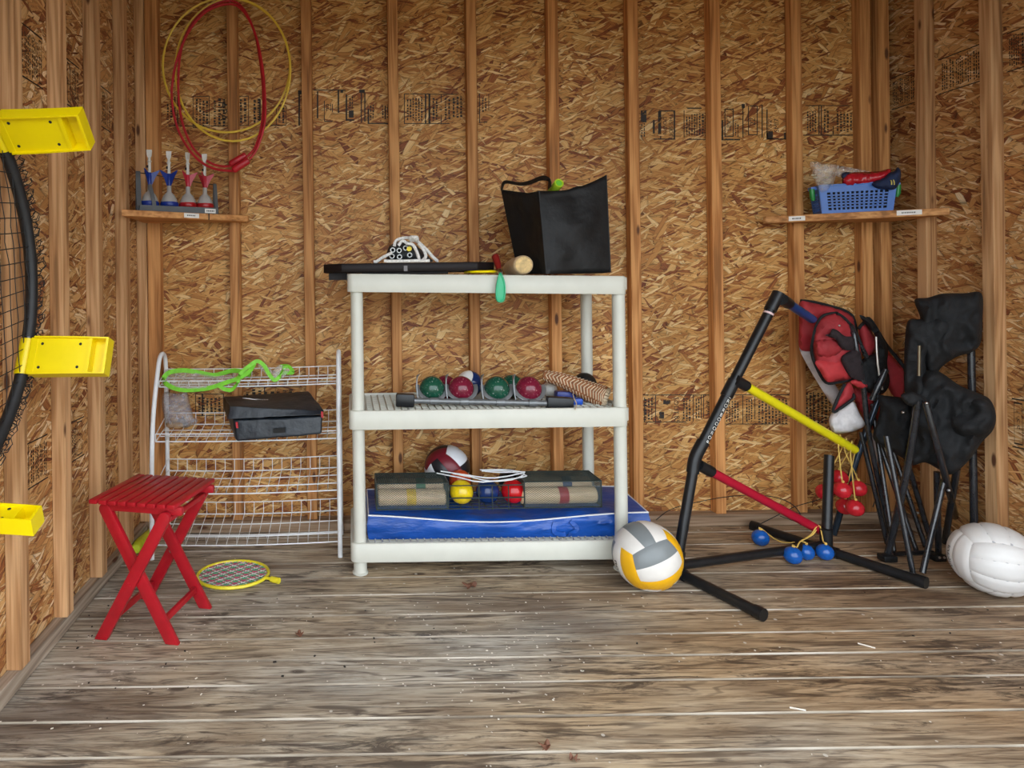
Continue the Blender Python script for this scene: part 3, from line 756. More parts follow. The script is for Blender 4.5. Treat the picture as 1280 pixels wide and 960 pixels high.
vb2 = volleyball('volleyball', c2, r2, ball_rot(c2, -.50, .40, -.16), [[M('scuffed_white_vinyl', (.74, .73, .71), .38, var=.06, scale=14)] * 3] * 6,
    'plain white scuffed volleyball on the floor under the right wall', groove=.04, seam=M('pale_seam', (.42, .42, .43), .7))
m_vmar = M('maroon_vinyl', (.16, .008, .018), .4, var=.1); m_vblk = M('black_vinyl', (.012, .012, .016), .4, var=.1); m_vw2 = M('cool_white_vinyl', (.72, .74, .78), .4, var=.05)
c3 = P(559, 585, 2.322); r3 = .086; c3.z = bz + .078 + r3
vb3 = volleyball('volleyball', c3, r3, ball_rot(c3, -.05, .75, .95),
    [[m_vmar, m_vblk, m_vw2], [m_vw2, m_vw2, m_vblk], [m_vmar, m_vblk, m_vw2], [m_vw2, m_vblk, m_vmar], [m_vw2, m_vmar, m_vw2], [m_vw2, m_vw2, m_vmar]],
    'white ball with maroon and black stripes behind the croquet basket')
def ball_text(parent, c, r, R, s, face, at, size, ang, shear=.3):
    """black script wrapped onto a panel"""
    n, a, b = [Vector(q) for q in face]; vs, fs = text_verts(s, size, shear)
    co, si = math.cos(ang), math.sin(ang); out = []
    for v in vs:
        x, y = v.x * co - v.y * si, v.x * si + v.y * co
        d = (n + a * math.tan((at[0] + x) * PI / 4) + b * math.tan((at[1] + y) * PI / 4)).normalized()
        out.append(c + R @ (d * (r * 1.004)))
    mb = MB(); mb.add(out, fs); return mb.build('logo', m_ink_solid, parent)
m_ink_solid = M('black_print', (.012, .012, .013), .5)
FX = ((1, 0, 0), (0, 0, 1), (0, 1, 0))
ball_text(vb1, c1, r1, ball_rot(c1, -.42, -.05, .12), 'Wilson', FX, (-.25, .05), .42, 0)
ball_text(vb2, c2, r2, ball_rot(c2, -.50, .40, -.16), 'Tachikara', FX, (-.35, .18), .34, 0)

# ---- croquet basket
zc0 = bz + .0925
cro = thing('croquet_basket', 'dark wire croquet basket with two mesh ends lying on the blue bag', 'basket', (.45, 2.15, zc0))
def mesh_face(mb, o, u, v, nu, nv, r=.0007, diag=True):
    """expanded-metal mesh: two families of diagonal strands over a rectangle"""
    o, u, v = Vector(o), Vector(u), Vector(v); U, W = u.length, v.length; ud, vd = u.normalized(), v.normalized()
    def seg(a, b): mb.tube([o + ud * a[0] + vd * a[1], o + ud * b[0] + vd * b[1]], r, 3, cap=False)
    p = U / nu; slope = (W / nv) / p
    k = -W / slope
    while k < U:
        a = max(0, -0 + k); 
        x0, y0 = (k, 0) if k >= 0 else (0, -k * slope)
        x1, y1 = k + W / slope, W
        if x1 > U: x1, y1 = U, (U - k) * slope
        if y0 < W and x1 > x0:
            seg((x0, y0), (x1, y1)); seg((x0, W - y0), (x1, W - y1))
        k += p
def cage(x0, x1):
    y0, y1, z0, z1 = 2.092, 2.205, zc0 + .002, zc0 + .090
    fr = MB()
    for y in (y0, y1):
        for z in (z0, z1): fr.tube([(x0, y, z), (x1, y, z)], .0024, 6)
    for x in (x0, x1):
        for z in (z0, z1): fr.tube([(x, y0, z), (x, y1, z)], .0024, 6)
        for y in (y0, y1): fr.tube([(x, y, z0), (x, y, z1)], .0024, 6)
    fr.build('cage_frame', m_mesh, cro)
    ms = MB(); nx = 26
    mesh_face(ms, (x0, y0, z0), (x1 - x0, 0, 0), (0, 0, z1 - z0), nx, 13)
    mesh_face(ms, (x0, y0, z1), (x1 - x0, 0, 0), (0, y1 - y0, 0), nx, 16, .0008)
    mesh_face(ms, (x0, y1, z0), (x1 - x0, 0, 0), (0, 0, z1 - z0), nx, 13)
    mesh_face(ms, (x0, y0, z0), (0, y1 - y0, 0), (0, 0, z1 - z0), 14, 13)
    mesh_face(ms, (x1, y0, z0), (0, y1 - y0, 0), (0, 0, z1 - z0), 14, 13)
    tag(ms.build('cage_mesh', m_mesh, cro), kind='stuff')
CL, CR = (.073, .316), (.574, .834)
cage(*CL); cage(*CR)
fr = MB()
for z in (zc0 + .002, zc0 + .038, zc0 + .080): fr.tube([(CL[1], 2.092, z), (CR[0], 2.092, z)], .0022, 6)
fr.tube([(CL[1], 2.205, zc0 + .002), (CL[1] + .012, 2.262, zc0 + .002), (CR[0] - .012, 2.262, zc0 + .002), (CR[0], 2.205, zc0 + .002)], .0022, 6)
for x in (.42, .465, .52): fr.tube([(x, 2.092, zc0 - .004), (x, 2.092, zc0 + .080)], .002, 6)
for y in (2.12, 2.15, 2.18): fr.tube([(CL[1], y, zc0 + .002), (CR[0], y, zc0 + .002)], .002, 6)
for x in (.36, .40, .445, .49, .535): fr.tube([(x, 2.092, zc0 + .002), (x, 2.262, zc0 + .002)], .0018, 6)
fr.build('rail_frame', m_mesh, cro)
GB = 'croquet balls'
for px_, Y, col, nm, lab in ((577, 2.136, (.80, .58, .01), 'croquet_yellow', 'yellow croquet ball, front left in the wire basket'), (609.5, 2.138, (.008, .03, .13), 'croquet_blue', 'dark blue croquet ball between the yellow and red ones'),
                        (641.5, 2.136, (.55, .008, .012), 'croquet_red', 'red croquet ball, front right in the wire basket')):
    r = .0405; p = P(px_, 622, Y); p.z = zc0 + .004 + r
    mb = MB(); mb.sphere(p, r, 28); solo(mb, 'croquet_ball', ball_mat(nm, col), lab, 'ball', p - V(0, 0, r), GB, smooth=True)
for px_, Y, col, nm, lab in ((575, 2.226, (.55, .07, .02), 'croquet_orange', 'orange croquet ball just behind the yellow one'), (637, 2.226, (.012, .012, .014), 'croquet_black', 'black croquet ball just behind the red one')):
    r = .0405; p = P(px_, 606, Y); p.z = zc0 + .013 + r
    mb = MB(); mb.sphere(p, r, 28); solo(mb, 'croquet_ball', ball_mat(nm, col), lab, 'ball', p - V(0, 0, r), GB, smooth=True)
def mallet_head(xa, xb, y, z, bandx, bandcol, label):
    t = thing('mallet_head', label, 'mallet', ((xa + xb) / 2, y, z - .028), 'croquet mallet heads')
    Rm = Matrix.Translation((xa, y, z)) @ Matrix.Rotation(PI / 2, 4, 'Y'); L = xb - xa
    mb = MB(); mb.lathe([(.0, 0), (.024, 0), (.0275, .004), (.0275, L - .004), (.024, L), (0, L)], Rm, 20); mb.build('head', m_wood, t, smooth=True)
    mb = MB(); mb.lathe([(.0277, bandx - xa - .016), (.0282, bandx - xa - .015), (.0282, bandx - xa + .015), (.0277, bandx - xa + .016)], Rm, 20)
    tag(mb.build('painted_band', M('band_' + label.split()[0], bandcol, .35), t, smooth=True), label.split()[0] + ' painted band')
mallet_head(.080, .310, 2.124, zc0 + .033, .193, (.75, .5, .02), 'yellow-banded croquet mallet head in the left mesh end, front')
mallet_head(.568, .826, 2.124, zc0 + .033, .712, (.40, .01, .02), 'red-banded croquet mallet head in the right mesh end, front')
mallet_head(.080, .310, 2.176, zc0 + .052, .23, (.02, .16, .05), 'green-banded croquet mallet head in the left mesh end, rear')
mallet_head(.580, .826, 2.176, zc0 + .052, .74, (.01, .03, .12), 'blue-banded croquet mallet head in the right mesh end, rear')
# wire wickets thrown on top
for k, (pts, lab) in enumerate((([(546, 591.5), (575, 597), (604, 602.5), (655, 596), (651, 592.5), (628, 587.5), (602, 583)], 'white wire croquet wicket, the one reaching furthest left'),
                   ([(566, 592), (590, 596.5), (612, 603), (640, 599.5), (655, 591.5), (630, 586), (600, 583)], 'white wire croquet wicket, middle of the three on the basket'),
                   ([(551, 589), (585, 594), (618, 597.5), (656, 590), (625, 590.5), (606, 589)], 'white wire croquet wicket, the shortest of the three on the basket'))):
    q = [P(a, b, 2.10 + .0) for a, b in pts]
    q2 = []
    for (a, b), p in zip(pts, q):
        z = zc0 + .0955 + .0042 * k
        dx, dy = a - PX, b - PY; ty = dy + ROLL * dx; tx = dx - ROLL * dy
        Y = min(2.20, max(2.075, (CAMZ - z) * FOC / ty)); q2.append(V(tx * Y / FOC, Y, z))
    mb = MB(); mb.tube(smooth_path(q2, 3), .0023, 6); solo(mb, 'wicket', m_whitewire, lab, 'wicket', q2[0], 'croquet wickets', smooth=True)

# ------------------------------------------------------------------ middle tier: bocce carrier, balls, woven roll
zt2 = .5365
car = thing('bocce_carrier', 'grey steel bar carrier with ring holders and black end grips on the middle tier', 'rack', P(605, 505, 2.09))
m_grey = M('grey_painted_steel', (.20, .21, .215), .35, .4, var=.1)
A_, B_ = P(500, 500.5, 2.105), P(706, 504.5, 2.065)
mb = MB(); mb.tube([A_, B_], .0095, 12); mb.build('bar', m_grey, car, smooth=True)
for p, q, lab in ((P(495, 499.5, 2.107), P(518, 500.5, 2.10), 0), (P(683, 503.5, 2.07), P(716, 505.5, 2.064), 1)):
    mb = MB(); mb.bar(p, q, .044, .034, (0, 0, 1)); mb.build('grip', m_black, car, bevel=.005)
balls4 = [(540, 486, 'green', (.012, .085, .05)), (576.5, 486.5, 'maroon', (.19, .012, .035)), (621, 487, 'green', (.012, .085, .05)), (661, 487.5, 'maroon', (.19, .012, .035))]
order = ['leftmost of the four in the row of rings', 'second of the four in the row of rings', 'third of the four in the row of rings', 'rightmost of the four in the row of rings']
for i, (px_, py_, cn, colr) in enumerate(balls4):
    Y = 2.152 - .012 * i; r = .0435
    p = P(px_, py_, Y); p.z = zt2 + r + .012
    mb = MB(); mb.sphere(p, r, 32); solo(mb, 'bocce_ball', ball_mat('bocce_' + cn, colr, (.45, .5, .47) if cn == 'green' else (.55, .3, .33)), cn + ' speckled bocce ball, ' + order[i], 'ball', p - V(0, 0, r), 'bocce balls', smooth=True)
    # sloping ring strap round the ball, low in front at the bar and high behind, and an upright strap on its left
    ring = []
    for k in range(19):
        a = PI * (.93 + 1.14 * k / 18)
        ring.append(p + V(.051 * math.cos(a), .032 * math.sin(a), .037 * math.sin(a) + .004))
    mb = MB(); mb.tube(ring, .0036, 6, flat=2.2); mb.build('ring_strap', m_grey, car, smooth=True)
    mb = MB(); up_ = [p + V(-.050, -.02, -.040), p + V(-.054, -.01, .0), p + V(-.052, .0, .036), p + V(-.046, .012, .047)]
    mb.ribbon(smooth_path(up_, 4), .011, .003, (0, 1, .2)); mb.build('upright_strap', m_grey, car, smooth=True)
    f = A_ + (B_ - A_) * ((p.x - A_.x) / (B_.x - A_.x))
    mb = MB(); mb.lathe([(.0118, -.014), (.0125, -.010), (.0125, .010), (.0118, .014)], Matrix.Translation(f) @ Matrix.Rotation(PI / 2, 4, 'Y'), 14); mb.build('clip', m_grey, car, smooth=True)
    mb = MB(); mb.bar(f + V(0, 0, -.004), V(p.x, p.y - .031, p.z - .034), .012, .004, (1, 0, 0)); mb.build('bracket', m_grey, car)
for px_, cn, colr, lab in ((557, 'maroon', (.19, .012, .035), 'maroon bocce ball behind, between the first green and first maroon ones'), (640, 'green', (.012, .085, .05), 'green bocce ball behind, between the second green and second maroon ones')):
    r = .0435; p = P(px_, 484, 2.245); p.z = zt2 + r
    mb = MB(); mb.sphere(p, r, 24); solo(mb, 'bocce_ball', ball_mat('bocce_' + cn, colr), lab, 'ball', p - V(0, 0, r), 'bocce balls', smooth=True)
# blue ball with a white cap
p = P(587, 480, 2.282); r = .049; p.z = zt2 + .049
mbb = thing('play_ball', 'blue ball with a white cap behind the first maroon bocce ball', 'ball', p - V(0, 0, r))
Rb = Matrix.Translation(p) @ Matrix.Rotation(-.9, 4, 'Y') @ Matrix.Rotation(.35, 4, 'X')
mb = MB(); mb.lathe([(0, -r)] + [(r * math.sin(t), -r * math.cos(t)) for t in [PI * k / 16 for k in range(1, 12)]], Rb, 28); mb.build('shell', ball_mat('navy_ball', (.01, .03, .13)), mbb, smooth=True)
mb = MB(); mb.lathe([(r * 1.0 * math.sin(t), -r * math.cos(t)) for t in [PI * k / 16 for k in range(11, 16)]] + [(0, r)], Rb, 28); tag(mb.build('cap', m_white, mbb, smooth=True), 'white cap')
p = P(687, 485, 2.262); r = .0275; p.z = zt2 + r
mb = MB(); mb.sphere(p, r, 24); solo(mb, 'target_ball', ball_mat('white_ball', (.78, .78, .74)), 'small white target ball at the right end of the bocce balls', 'ball', p - V(0, 0, r), smooth=True)
p = P(731, 484, 2.285); r = .042; p.z = zt2 + r
mb = MB(); mb.sphere(p, r, 24); solo(mb, 'rubber_ball', M('black_rubber', (.01, .01, .01), .5), 'black ball behind the woven roll', 'ball', p - V(0, 0, r), smooth=True)
# blue plastic pieces under the roll
p = P(706, 494, 2.19); p.z = zt2 + .017
mb = MB(); mb.box(p, (.066, .04, .034)); solo(mb, 'plastic_block', M('deep_blue_plastic', (.012, .03, .22), .35), 'dark blue plastic block tucked under the woven roll', 'block', p - V(0, 0, .017), bevel=.004)
p = P(721, 504, 2.12); p.z = zt2 + .0105
mb = MB(); mb.box(p, (.034, .03, .021)); solo(mb, 'plastic_block', M('bright_blue_plastic', (.01, .08, .48), .35), 'small bright blue plastic cap near the end of the carrier bar', 'block', p - V(0, 0, .0105), bevel=.004)
# rolled woven mat
roll = thing('woven_mat', 'rolled brown and cream woven mat leaning on the right of the middle tier', 'mat', P(735, 505, 2.12))
ax = smooth_path([P(679, 469, 2.20), P(700, 474.5, 2.185), P(722, 483, 2.16), P(742, 491.5, 2.135), P(755, 496.5, 2.12)], 7)
nA = len(ax); m_straw = M('brown_straw', (.27, .10, .035), .7, var=.45, scale=90, bmp=.6)
rad = [.019 + .019 * min(1, i / (nA * .8)) for i in range(nA)]
rad = [r_ * (1 if i > 2 else .75 + .08 * i) for i, r_ in enumerate(rad)]
mb = MB(); mb.tube(ax, rad, 18, flat=.8); mb.build('roll', m_straw, roll, smooth=True)
T_, N_ = frames([Vector(q) for q in ax], False)
def on_roll(i, a):
    i = max(0, min(nA - 1.001, i)); k = int(i); f = i - k
    B = T_[k].cross(N_[k]); c = ax[k] * (1 - f) + ax[k + 1] * f; r_ = rad[k] * (1 - f) + rad[k + 1] * f
    return c + (N_[k] * math.cos(a) + B * math.sin(a) * .8) * (r_ + .0006)
# find the angle that faces the viewer
bestA = min((2 * PI * k / 72 for k in range(72)), key=lambda a: (on_roll(nA / 2, a) - V(0, 0, CAMZ + .25)).length)
lace = MB()
for k in range(19):
    i0 = .4 + k * (nA - 2.6) / 19
    for da, di in ((.62, -1.3), (-.62, -1.3)):
        pts = [on_roll(i0 + di * (q / 3) * -1 + .9, bestA + da * q / 3) for q in range(4)]
        lace.tube(pts, .0018, 4)
    for s0 in (.75, -.75):
        pts = [on_roll(i0 + (q / 2) * .9, bestA + s0 + (s0 * .75) * q / 2) for q in range(3)]
        lace.tube(pts, .0014, 4)
tag(lace.build('lacing', m_cream, roll), 'cream herringbone lacing')
e = ax[-1]; t = T_[-1]; u = N_[-1]; w = t.cross(u); rim = MB()
for k in range(20):
    a0, a1 = 2 * PI * k / 20, 2 * PI * (k + .8) / 20; c = [e + (u * math.cos(a) + w * math.sin(a) * .85) * .0285 + t * .006 for a in (a0, (a0 + a1) / 2, a1)]
    rim.tube(c, .0088, 7)
tag(rim.build('bound_end', m_cream, roll, smooth=True), 'cream bound end')
mb = MB(); mb.tube([e + t * .002, e + t * .0045], .021, 16); mb.build('hollow', m_dark, roll)
mb = MB(); mb.tube(smooth_path([P(716, 492, 2.10), P(717.5, 498, 2.07), P(720.5, 505, 2.05), P(719, 512, 2.012)], 4), .0018, 5); mb.build('tie_cord', m_cream, roll)

# ------------------------------------------------------------------ top tier
zt3 = .984
m_darkwood = M('black_stained_wood', (.010, .0065, .0065), .5, spec=.22, var=.35, scale=10, stretch=(3, 30, 30))
brd = thing('stained_board', 'black stained wooden board with clipped corners on the left of the top tier', 'board', P(511, 346, 2.09))
def bx(x, Y): return (P(x, 340, Y).x, Y)
poly = [bx(427, 2.035), bx(597, 2.035), bx(617.5, 2.09), bx(617, 2.19), bx(590, 2.25), bx(433, 2.25), bx(408, 2.19), bx(404.5, 2.09)]
mb = MB(); mb.prism(poly, .9975, 1.0265); mb.build('top_slab', m_darkwood, brd, bevel=.002, seg=1)
mb = MB(); mb.prism([bx(411, 2.10), bx(434.0, 2.10), bx(434.0, 2.18), bx(411, 2.18)], .974, .997); mb.build('cleat', m_darkwood, brd)
mb = MB(); mb.prism([bx(452, 2.06), bx(560, 2.06), bx(560, 2.20), bx(452, 2.20)], .9905, .997); mb.build('under_slab', m_darkwood, brd)
mb = MB(); mb.box(P(507, 335.5, 2.0345), (.012, .002, .018)); mb.build('latch', M('dull_steel', (.12, .11, .11), .45, .8), brd)
# yellow ring under its right end
yc = P(601, 344, 2.083); ring = [V(yc.x + .052 * math.cos(2 * PI * k / 28), 2.083 + .052 * math.sin(2 * PI * k / 28), .9855 + .0085) for k in range(28)]
mb = MB(); mb.tube(ring, .0042, 8, closed=True); o = solo(mb, 'throwing_ring', m_yellow, 'thin yellow ring under the right end of the black board', 'ring', (yc.x, 2.083, .986), smooth=True)
# bundle of tent tubes tied with rope
tub = thing('tube_bundle', 'bundle of hollow grey tubes in dark netting tied with white rope on the black board', 'bundle', P(508, 330, 2.1))
zb_ = 1.0265
m_alu = M('grey_tube', (.45, .46, .45), .4, .3)
for a, b in ((491, 312.5), (490, 320.2), (499.5, 321), (507, 310), (512.3, 318.7), (499, 313)):
    p = P(a, b, 2.055); q = P(a + (508 - a) * .1, b, 2.055) + V(0, .17, 0)
    mb = MB(); d = (q - p).normalized()
    Rm = Matrix.Translation(p) @ d.to_track_quat('Z', 'Y').to_matrix().to_4x4()
    mb.lathe([(.0056, .03), (.0056, 0), (.0084, 0), (.0086, .001), (.0086, .17)], Rm, 14); mb.build('tube', m_alu, tub, smooth=True)
    mb = MB(); mb.lathe([(0, .028), (.0057, .028)], Rm, 12); mb.build('bore', m_dark, tub)
mb = MB(); puff(mb, [(483, 326), (486, 309), (498, 302), (512, 302), (524, 310), (537, 322), (540, 327.5), (510, 328), (495, 328)], 2.16, .075, step=3.5, edge=9, fold=.006, freq=.12, seed=3); mb.build('net_wrap', M('dark_netting', (.035, .038, .04), .8, var=.5, scale=120, bmp=.5), tub, smooth=True, angle=70)
for pts, Y in (([(467, 330), (478, 322), (490, 316)], 2.05), ([(493, 308), (495, 301), (504, 297.5), (514, 298), (522, 302), (533, 312), (541, 321), (548, 327.5)], 2.06),
               ([(508, 304.5), (516, 306), (521, 315), (524, 324)], 2.035), ([(523, 304), (530, 313), (532, 321), (527, 326.5)], 2.045), ([(480, 326), (500, 328), (520, 327.5), (537, 327)], 2.03), ([(498, 307), (503, 301), (510, 305)], 2.045)):
    q = smooth_path([P(a, b, Y) for a, b in pts], 5)
    for v in q: v.z = max(v.z, zb_ + .0055)
    mb = MB(); mb.tube(q, .0054, 8); mb.build('rope', m_rope, tub, smooth=True)
mb = MB()
for k in range(3): mb.tube(smooth_path([P(514 + k * 2, 301, 2.05), P(512.5 + k * 2.5, 297, 2.035), P(517 + k * 2, 296.5, 2.03), P(520 + k, 300, 2.04)], 4), .005, 7)
mb.build('knot', m_rope, tub, smooth=True)
for a, b, Y in ((511.5, 311, 2.04),):
    mb = MB(); mb.tube([P(a, b, Y + .012), P(a + 1, b, Y + .11)], .0085, 10); tag(mb.build('yellow_sleeve', m_yellow, tub, smooth=True), 'yellow sleeve')
# red grip with green loop
grip = thing('looped_handle', 'red wooden handle with a green loop hanging over the shelf edge', 'toy', P(622, 342, 2.03))
hp = [P(617.8, 318.5, 2.075), P(619.5, 322, 2.07), P(621.5, 328, 2.06), P(623.2, 335, 2.045), P(624, 338.5, 2.035)]
mb = MB(); mb.tube(smooth_path(hp, 3), [.006, .011, .0125, .0125, .012, .012, .0115, .011, .010, .009, .008, .007, .006], 12); mb.build('handle', M('dark_red_lacquer', (.20, .012, .010), .3), grip, smooth=True)
mb = MB(); mb.tube([P(624.2, 337.5, 2.034), P(625.6, 342, 2.018)], .0075, 10); mb.build('collar', m_screw, grip, smooth=True)
gm = M('green_plastic', (.02, .42, .19), .3, var=.08)
mb = MB(); puff(mb, [(624, 342), (627.5, 342.5), (631, 351), (632.3, 362), (631, 375), (626, 378.5), (620.5, 376), (619.2, 367), (620.5, 354)], 2.006, .007, step=1.6, edge=4.5, fold=.0, seed=4); tag(mb.build('loop', gm, grip, smooth=True, angle=70), 'green plastic loop')
mb = MB(); mb.tube(smooth_path([P(a, b, 2.0) for a, b in ((624.2, 343), (622, 352), (620.3, 366), (622, 375), (626.5, 377), (630, 373), (631.2, 361), (629.5, 350), (626.5, 343))], 4), .0026, 6); mb.build('loop_edge', gm, grip, smooth=True)
# bat
bt = thing('wooden_bat', 'pale wooden bat lying end-on beside the black tote bag', 'bat', P(652, 343, 2.15))
p = P(654.7, 331, 2.045); q = P(636, 336, 2.30); q.z = p.z - .006
Rm = Matrix.Translation(p) @ (q - p).to_track_quat('Z', 'Y').to_matrix().to_4x4(); L = (q - p).length
mb = MB(); mb.lathe([(0, 0), (.0275, .0005), (.0315, .005), (.0325, .02), (.0325, L * .5), (.028, L * .8), (.022, L), (0, L)], Rm, 28); mb.build('barrel', m_wood, bt, smooth=True)
mb = MB(); mb.lathe([(0, -.0012), (.026, -.0008), (.0275, .0004)], Rm, 24); tag(mb.build('end_grain', M('end_grain', (.62, .43, .18), .6, var=.3, scale=70), bt), 'sawn end grain')
# tote bag
tote = thing('tote_bag', 'large black cloth tote bag standing on the right of the top tier', 'bag', P(697, 346, 2.16))
cornB = [P(683, 350, 2.013), P(763, 346, 2.075), P(752, 346, 2.25), P(648, 345, 2.19)]
for c in cornB: c.z = max(.9865 if c.x > .5 else .984, .975 + .0)
cornB[0].z = .9835
cornT = [P(673.5, 238.5, 2.03), P(757.5, 219, 2.09), P(748, 240, 2.24), P(626.5, 237, 2.18)]
def tote_wall(a, b, sd, bulge, mb, na=16, nb=18):
    vs = []
    nrm = (cornB[b] - cornB[a]).cross(V(0, 0, 1)).normalized()
    for j in range(nb + 1):
        t = j / nb
        l = cornB[a].lerp(cornT[a], t); r_ = cornB[b].lerp(cornT[b], t)
        for i in range(na + 1):
            s = i / na; p = l.lerp(r_, s)
            k = math.sin(PI * s) * math.sin(PI * min(1, t * 1.1 + .02))
            n = noise.noise(Vector((s * 3 + sd * 5, t * 4.5, sd))) * .010 + .005 * noise.noise(Vector((s * 5, t * 13, sd + 3)))
            p = p + nrm * (bulge * k + n * math.sin(PI * s))
            if t > .8: p.z -= .012 * math.sin(PI * s) * (t - .8) / .2 * (1 if sd != 0 else 1.6)
            vs.append(p)
    fs = [(j * (na + 1) + i, j * (na + 1) + i + 1, (j + 1) * (na + 1) + i + 1, (j + 1) * (na + 1) + i) for j in range(nb) for i in range(na)]
    mb.add(vs, fs)
mb = MB()
tote_wall(0, 1, 0, .012, mb); tote_wall(1, 2, 1, -.012, mb); tote_wall(2, 3, 2, .01, mb); tote_wall(3, 0, 3, -.015, mb)
mb.add([c.copy() for c in cornB], [(0, 1, 2, 3)])
o = mb.build('body', m_blackbag, tote, smooth=True, angle=35)
sm = o.modifiers.new('thick', 'SOLIDIFY'); sm.thickness = .0025; sm.offset = 0
for a in range(2):
    mb = MB(); mb.tube([cornB[a].lerp(cornT[a], k / 12) for k in range(13)], .0028, 6); mb.build('edge_binding', m_blackbag, tote, smooth=True)
for Y, off in ((2.10, 0),):
    hp = smooth_path([P(627, 238, 2.17), P(629, 230, 2.165), P(634, 227.5, 2.16), P(650, 230, 2.15), P(663, 228, 2.13), P(674, 223.5, 2.10), P(681, 223, 2.08), P(686.5, 227, 2.06), P(687, 235, 2.05)], 5)
    mb = MB(); mb.ribbon(hp, .022, .0022, V(0, .75, .55)); mb.build('handle', m_blackbag, tote, smooth=True)
hp = smooth_path([P(735, 236, 2.235), P(722, 236, 2.23), P(700, 244, 2.225), P(680, 245, 2.2)], 5)
mb = MB(); mb.ribbon(hp, .022, .0022, V(0, .6, .8)); mb.build('handle', m_blackbag, tote, smooth=True)
p = P(699, 228.5, 2.055); q = p + V(-.016, .12, -.05)
tb = thing('tube_container', 'lime green capped tube poking out of the black tote bag', 'tube', q)
Rm = Matrix.Translation(p) @ (q - p).to_track_quat('Z', 'Y').to_matrix().to_4x4(); lime = M('lime_plastic', (.42, .62, .03), .3)
mb = MB(); mb.lathe([(0, .003), (.011, .003), (.012, 0), (.0155, 0), (.016, .003), (.016, .03), (.0145, .032), (.0145, .13), (0, .13)], Rm, 22); mb.build('tube', lime, tb, smooth=True, angle=35)
mb = MB(); mb.lathe([(0, .0015), (.010, .0015), (.0105, .003)], Rm, 20); tag(mb.build('cap', M('grass_green_plastic', (.16, .5, .05), .35), tb), 'green cap')

# ------------------------------------------------------------------ white wire rack on the left
rack = thing('wire_rack', 'white wire four-tier shoe rack standing at the left of the back wall', 'rack', (-.39, 2.27, 0))
RX0, RX1 = -.716, -.054
for x in (RX0, RX1):
    path = smooth_path([V(x, 2.175, 0.0), V(x, 2.178, .15), V(x, 2.19, .38), V(x, 2.215, .52), V(x, 2.265, .645), V(x, 2.288, .690), V(x, 2.315, .707), V(x, 2.345, .700), V(x, 2.362, .670), V(x, 2.366, .58), V(x, 2.37, .3), V(x, 2.372, .0)], 5)
    mb = MB(); mb.tube(path, .0085, 10); mb.build('side_tube', m_whitewire, rack, smooth=True)
def wire_shelf(yb, zlip, zb, yf, zft, zfb, sag=.004):
    mb = MB(); n = 18
    def X(i): return RX0 + .006 + (RX1 - RX0 - .012) * i / n
    def dz(s): return -sag * math.sin(PI * s) - .004 * (1 - s) 
    def lw(y, z, r=.0019): mb.tube([V(X(0) + (X(n) - X(0)) * k / 10, y, z + dz(k / 10)) for k in range(11)], r, 6)
    lw(yb, zlip); lw(yb - .006, zb, .0022)
    for t in (.34, .68): lw(yb + (yf - yb) * t, zb + (zfb - zb) * t - .002)
    lw(yf, zft, .0022); lw(yf - .001, zfb, .0024)
    for i in range(1, n):
        s = i / n; d = V(0, 0, dz(s)); x = X(i)
        mb.tube([V(x, yb, zlip) + d, V(x, yb - .002, zb + .002) + d], .0013, 5)
        mb.tube([V(x, yb - .004, zb + .002) + d, V(x, yf, zfb + .002) + d, V(x, yf - .001, zft) + d], .0013, 5)
    for x in (X(0), X(n)):
        for a, b in (((yb, zlip), (yf + .01, zft)), ((yb, zb), (yf, zfb))):
            mb.tube([V(x, a[0], a[1] - .004), V(x, b[0], b[1] - .004)], .0019, 6)
        mb.tube([V(x, yf, zft - .004), V(x, yf - .001, zfb - .004)], .0019, 6)
    mb.build('wire_shelf', m_whitewire, rack, smooth=True)
wire_shelf(2.352, .650, .617, 2.262, .618, .597)
wire_shelf(2.357, .482, .440, 2.213, .436, .409)
wire_shelf(2.360, .306, .263, 2.196, .254, .229, .006)
wire_shelf(2.362, .142, .099, 2.190, .080, .049, .007)

# nylon case on the second tier
case = thing('nylon_case', 'black nylon zip case lying on the second tier of the wire rack', 'case', P(342, 548, 2.25))
def slab(mb, f4, b4, seed, na=14, nb=6, amp=.004):
    """rounded soft slab: f4 front corners (bl, br, tr, tl), b4 the same at the back"""
    def pt(u, v, w):
        f = f4[0].lerp(f4[1], u).lerp(f4[3].lerp(f4[2], u), v); b = b4[0].lerp(b4[1], u).lerp(b4[3].lerp(b4[2], u), v)
        p = f.lerp(b, w); e = [4 * u * (1 - u), 4 * v * (1 - v), 4 * w * (1 - w)]
        nn = noise.noise(p * 22 + V(seed, 0, 0)) * amp
        return p + V(nn, nn * .6, nn) * max(e)
    for fixed, val in ((2, 0), (2, 1), (1, 0), (1, 1), (0, 0), (0, 1)):
        A, B = (na, nb) if fixed != 0 else (nb, nb); vs = []
        for j in range(B + 1):
            for i in range(A + 1):
                q = [0, 0, 0]; o_ = [k for k in range(3) if k != fixed]
                q[fixed] = val; q[o_[0]] = i / A; q[o_[1]] = j / B; vs.append(pt(*q))
        mb.add(vs, [(j * (A + 1) + i, j * (A + 1) + i + 1, (j + 1) * (A + 1) + i + 1, (j + 1) * (A + 1) + i) for j in range(B) for i in range(A)])
def q4(pts, Y, Yt=None): return [P(a, b, Y if k < 2 else (Yt or Y)) for k, (a, b) in enumerate(pts)]
mb = MB(); slab(mb, q4([(296, 552), (402, 543), (403.5, 519.5), (291, 524.5)], 2.185, 2.195), q4([(288, 536), (398, 530), (398, 512), (283, 512)], 2.33), 1); mb.build('lower_half', m_nylon, case, bevel=.007, seg=3, angle=60)
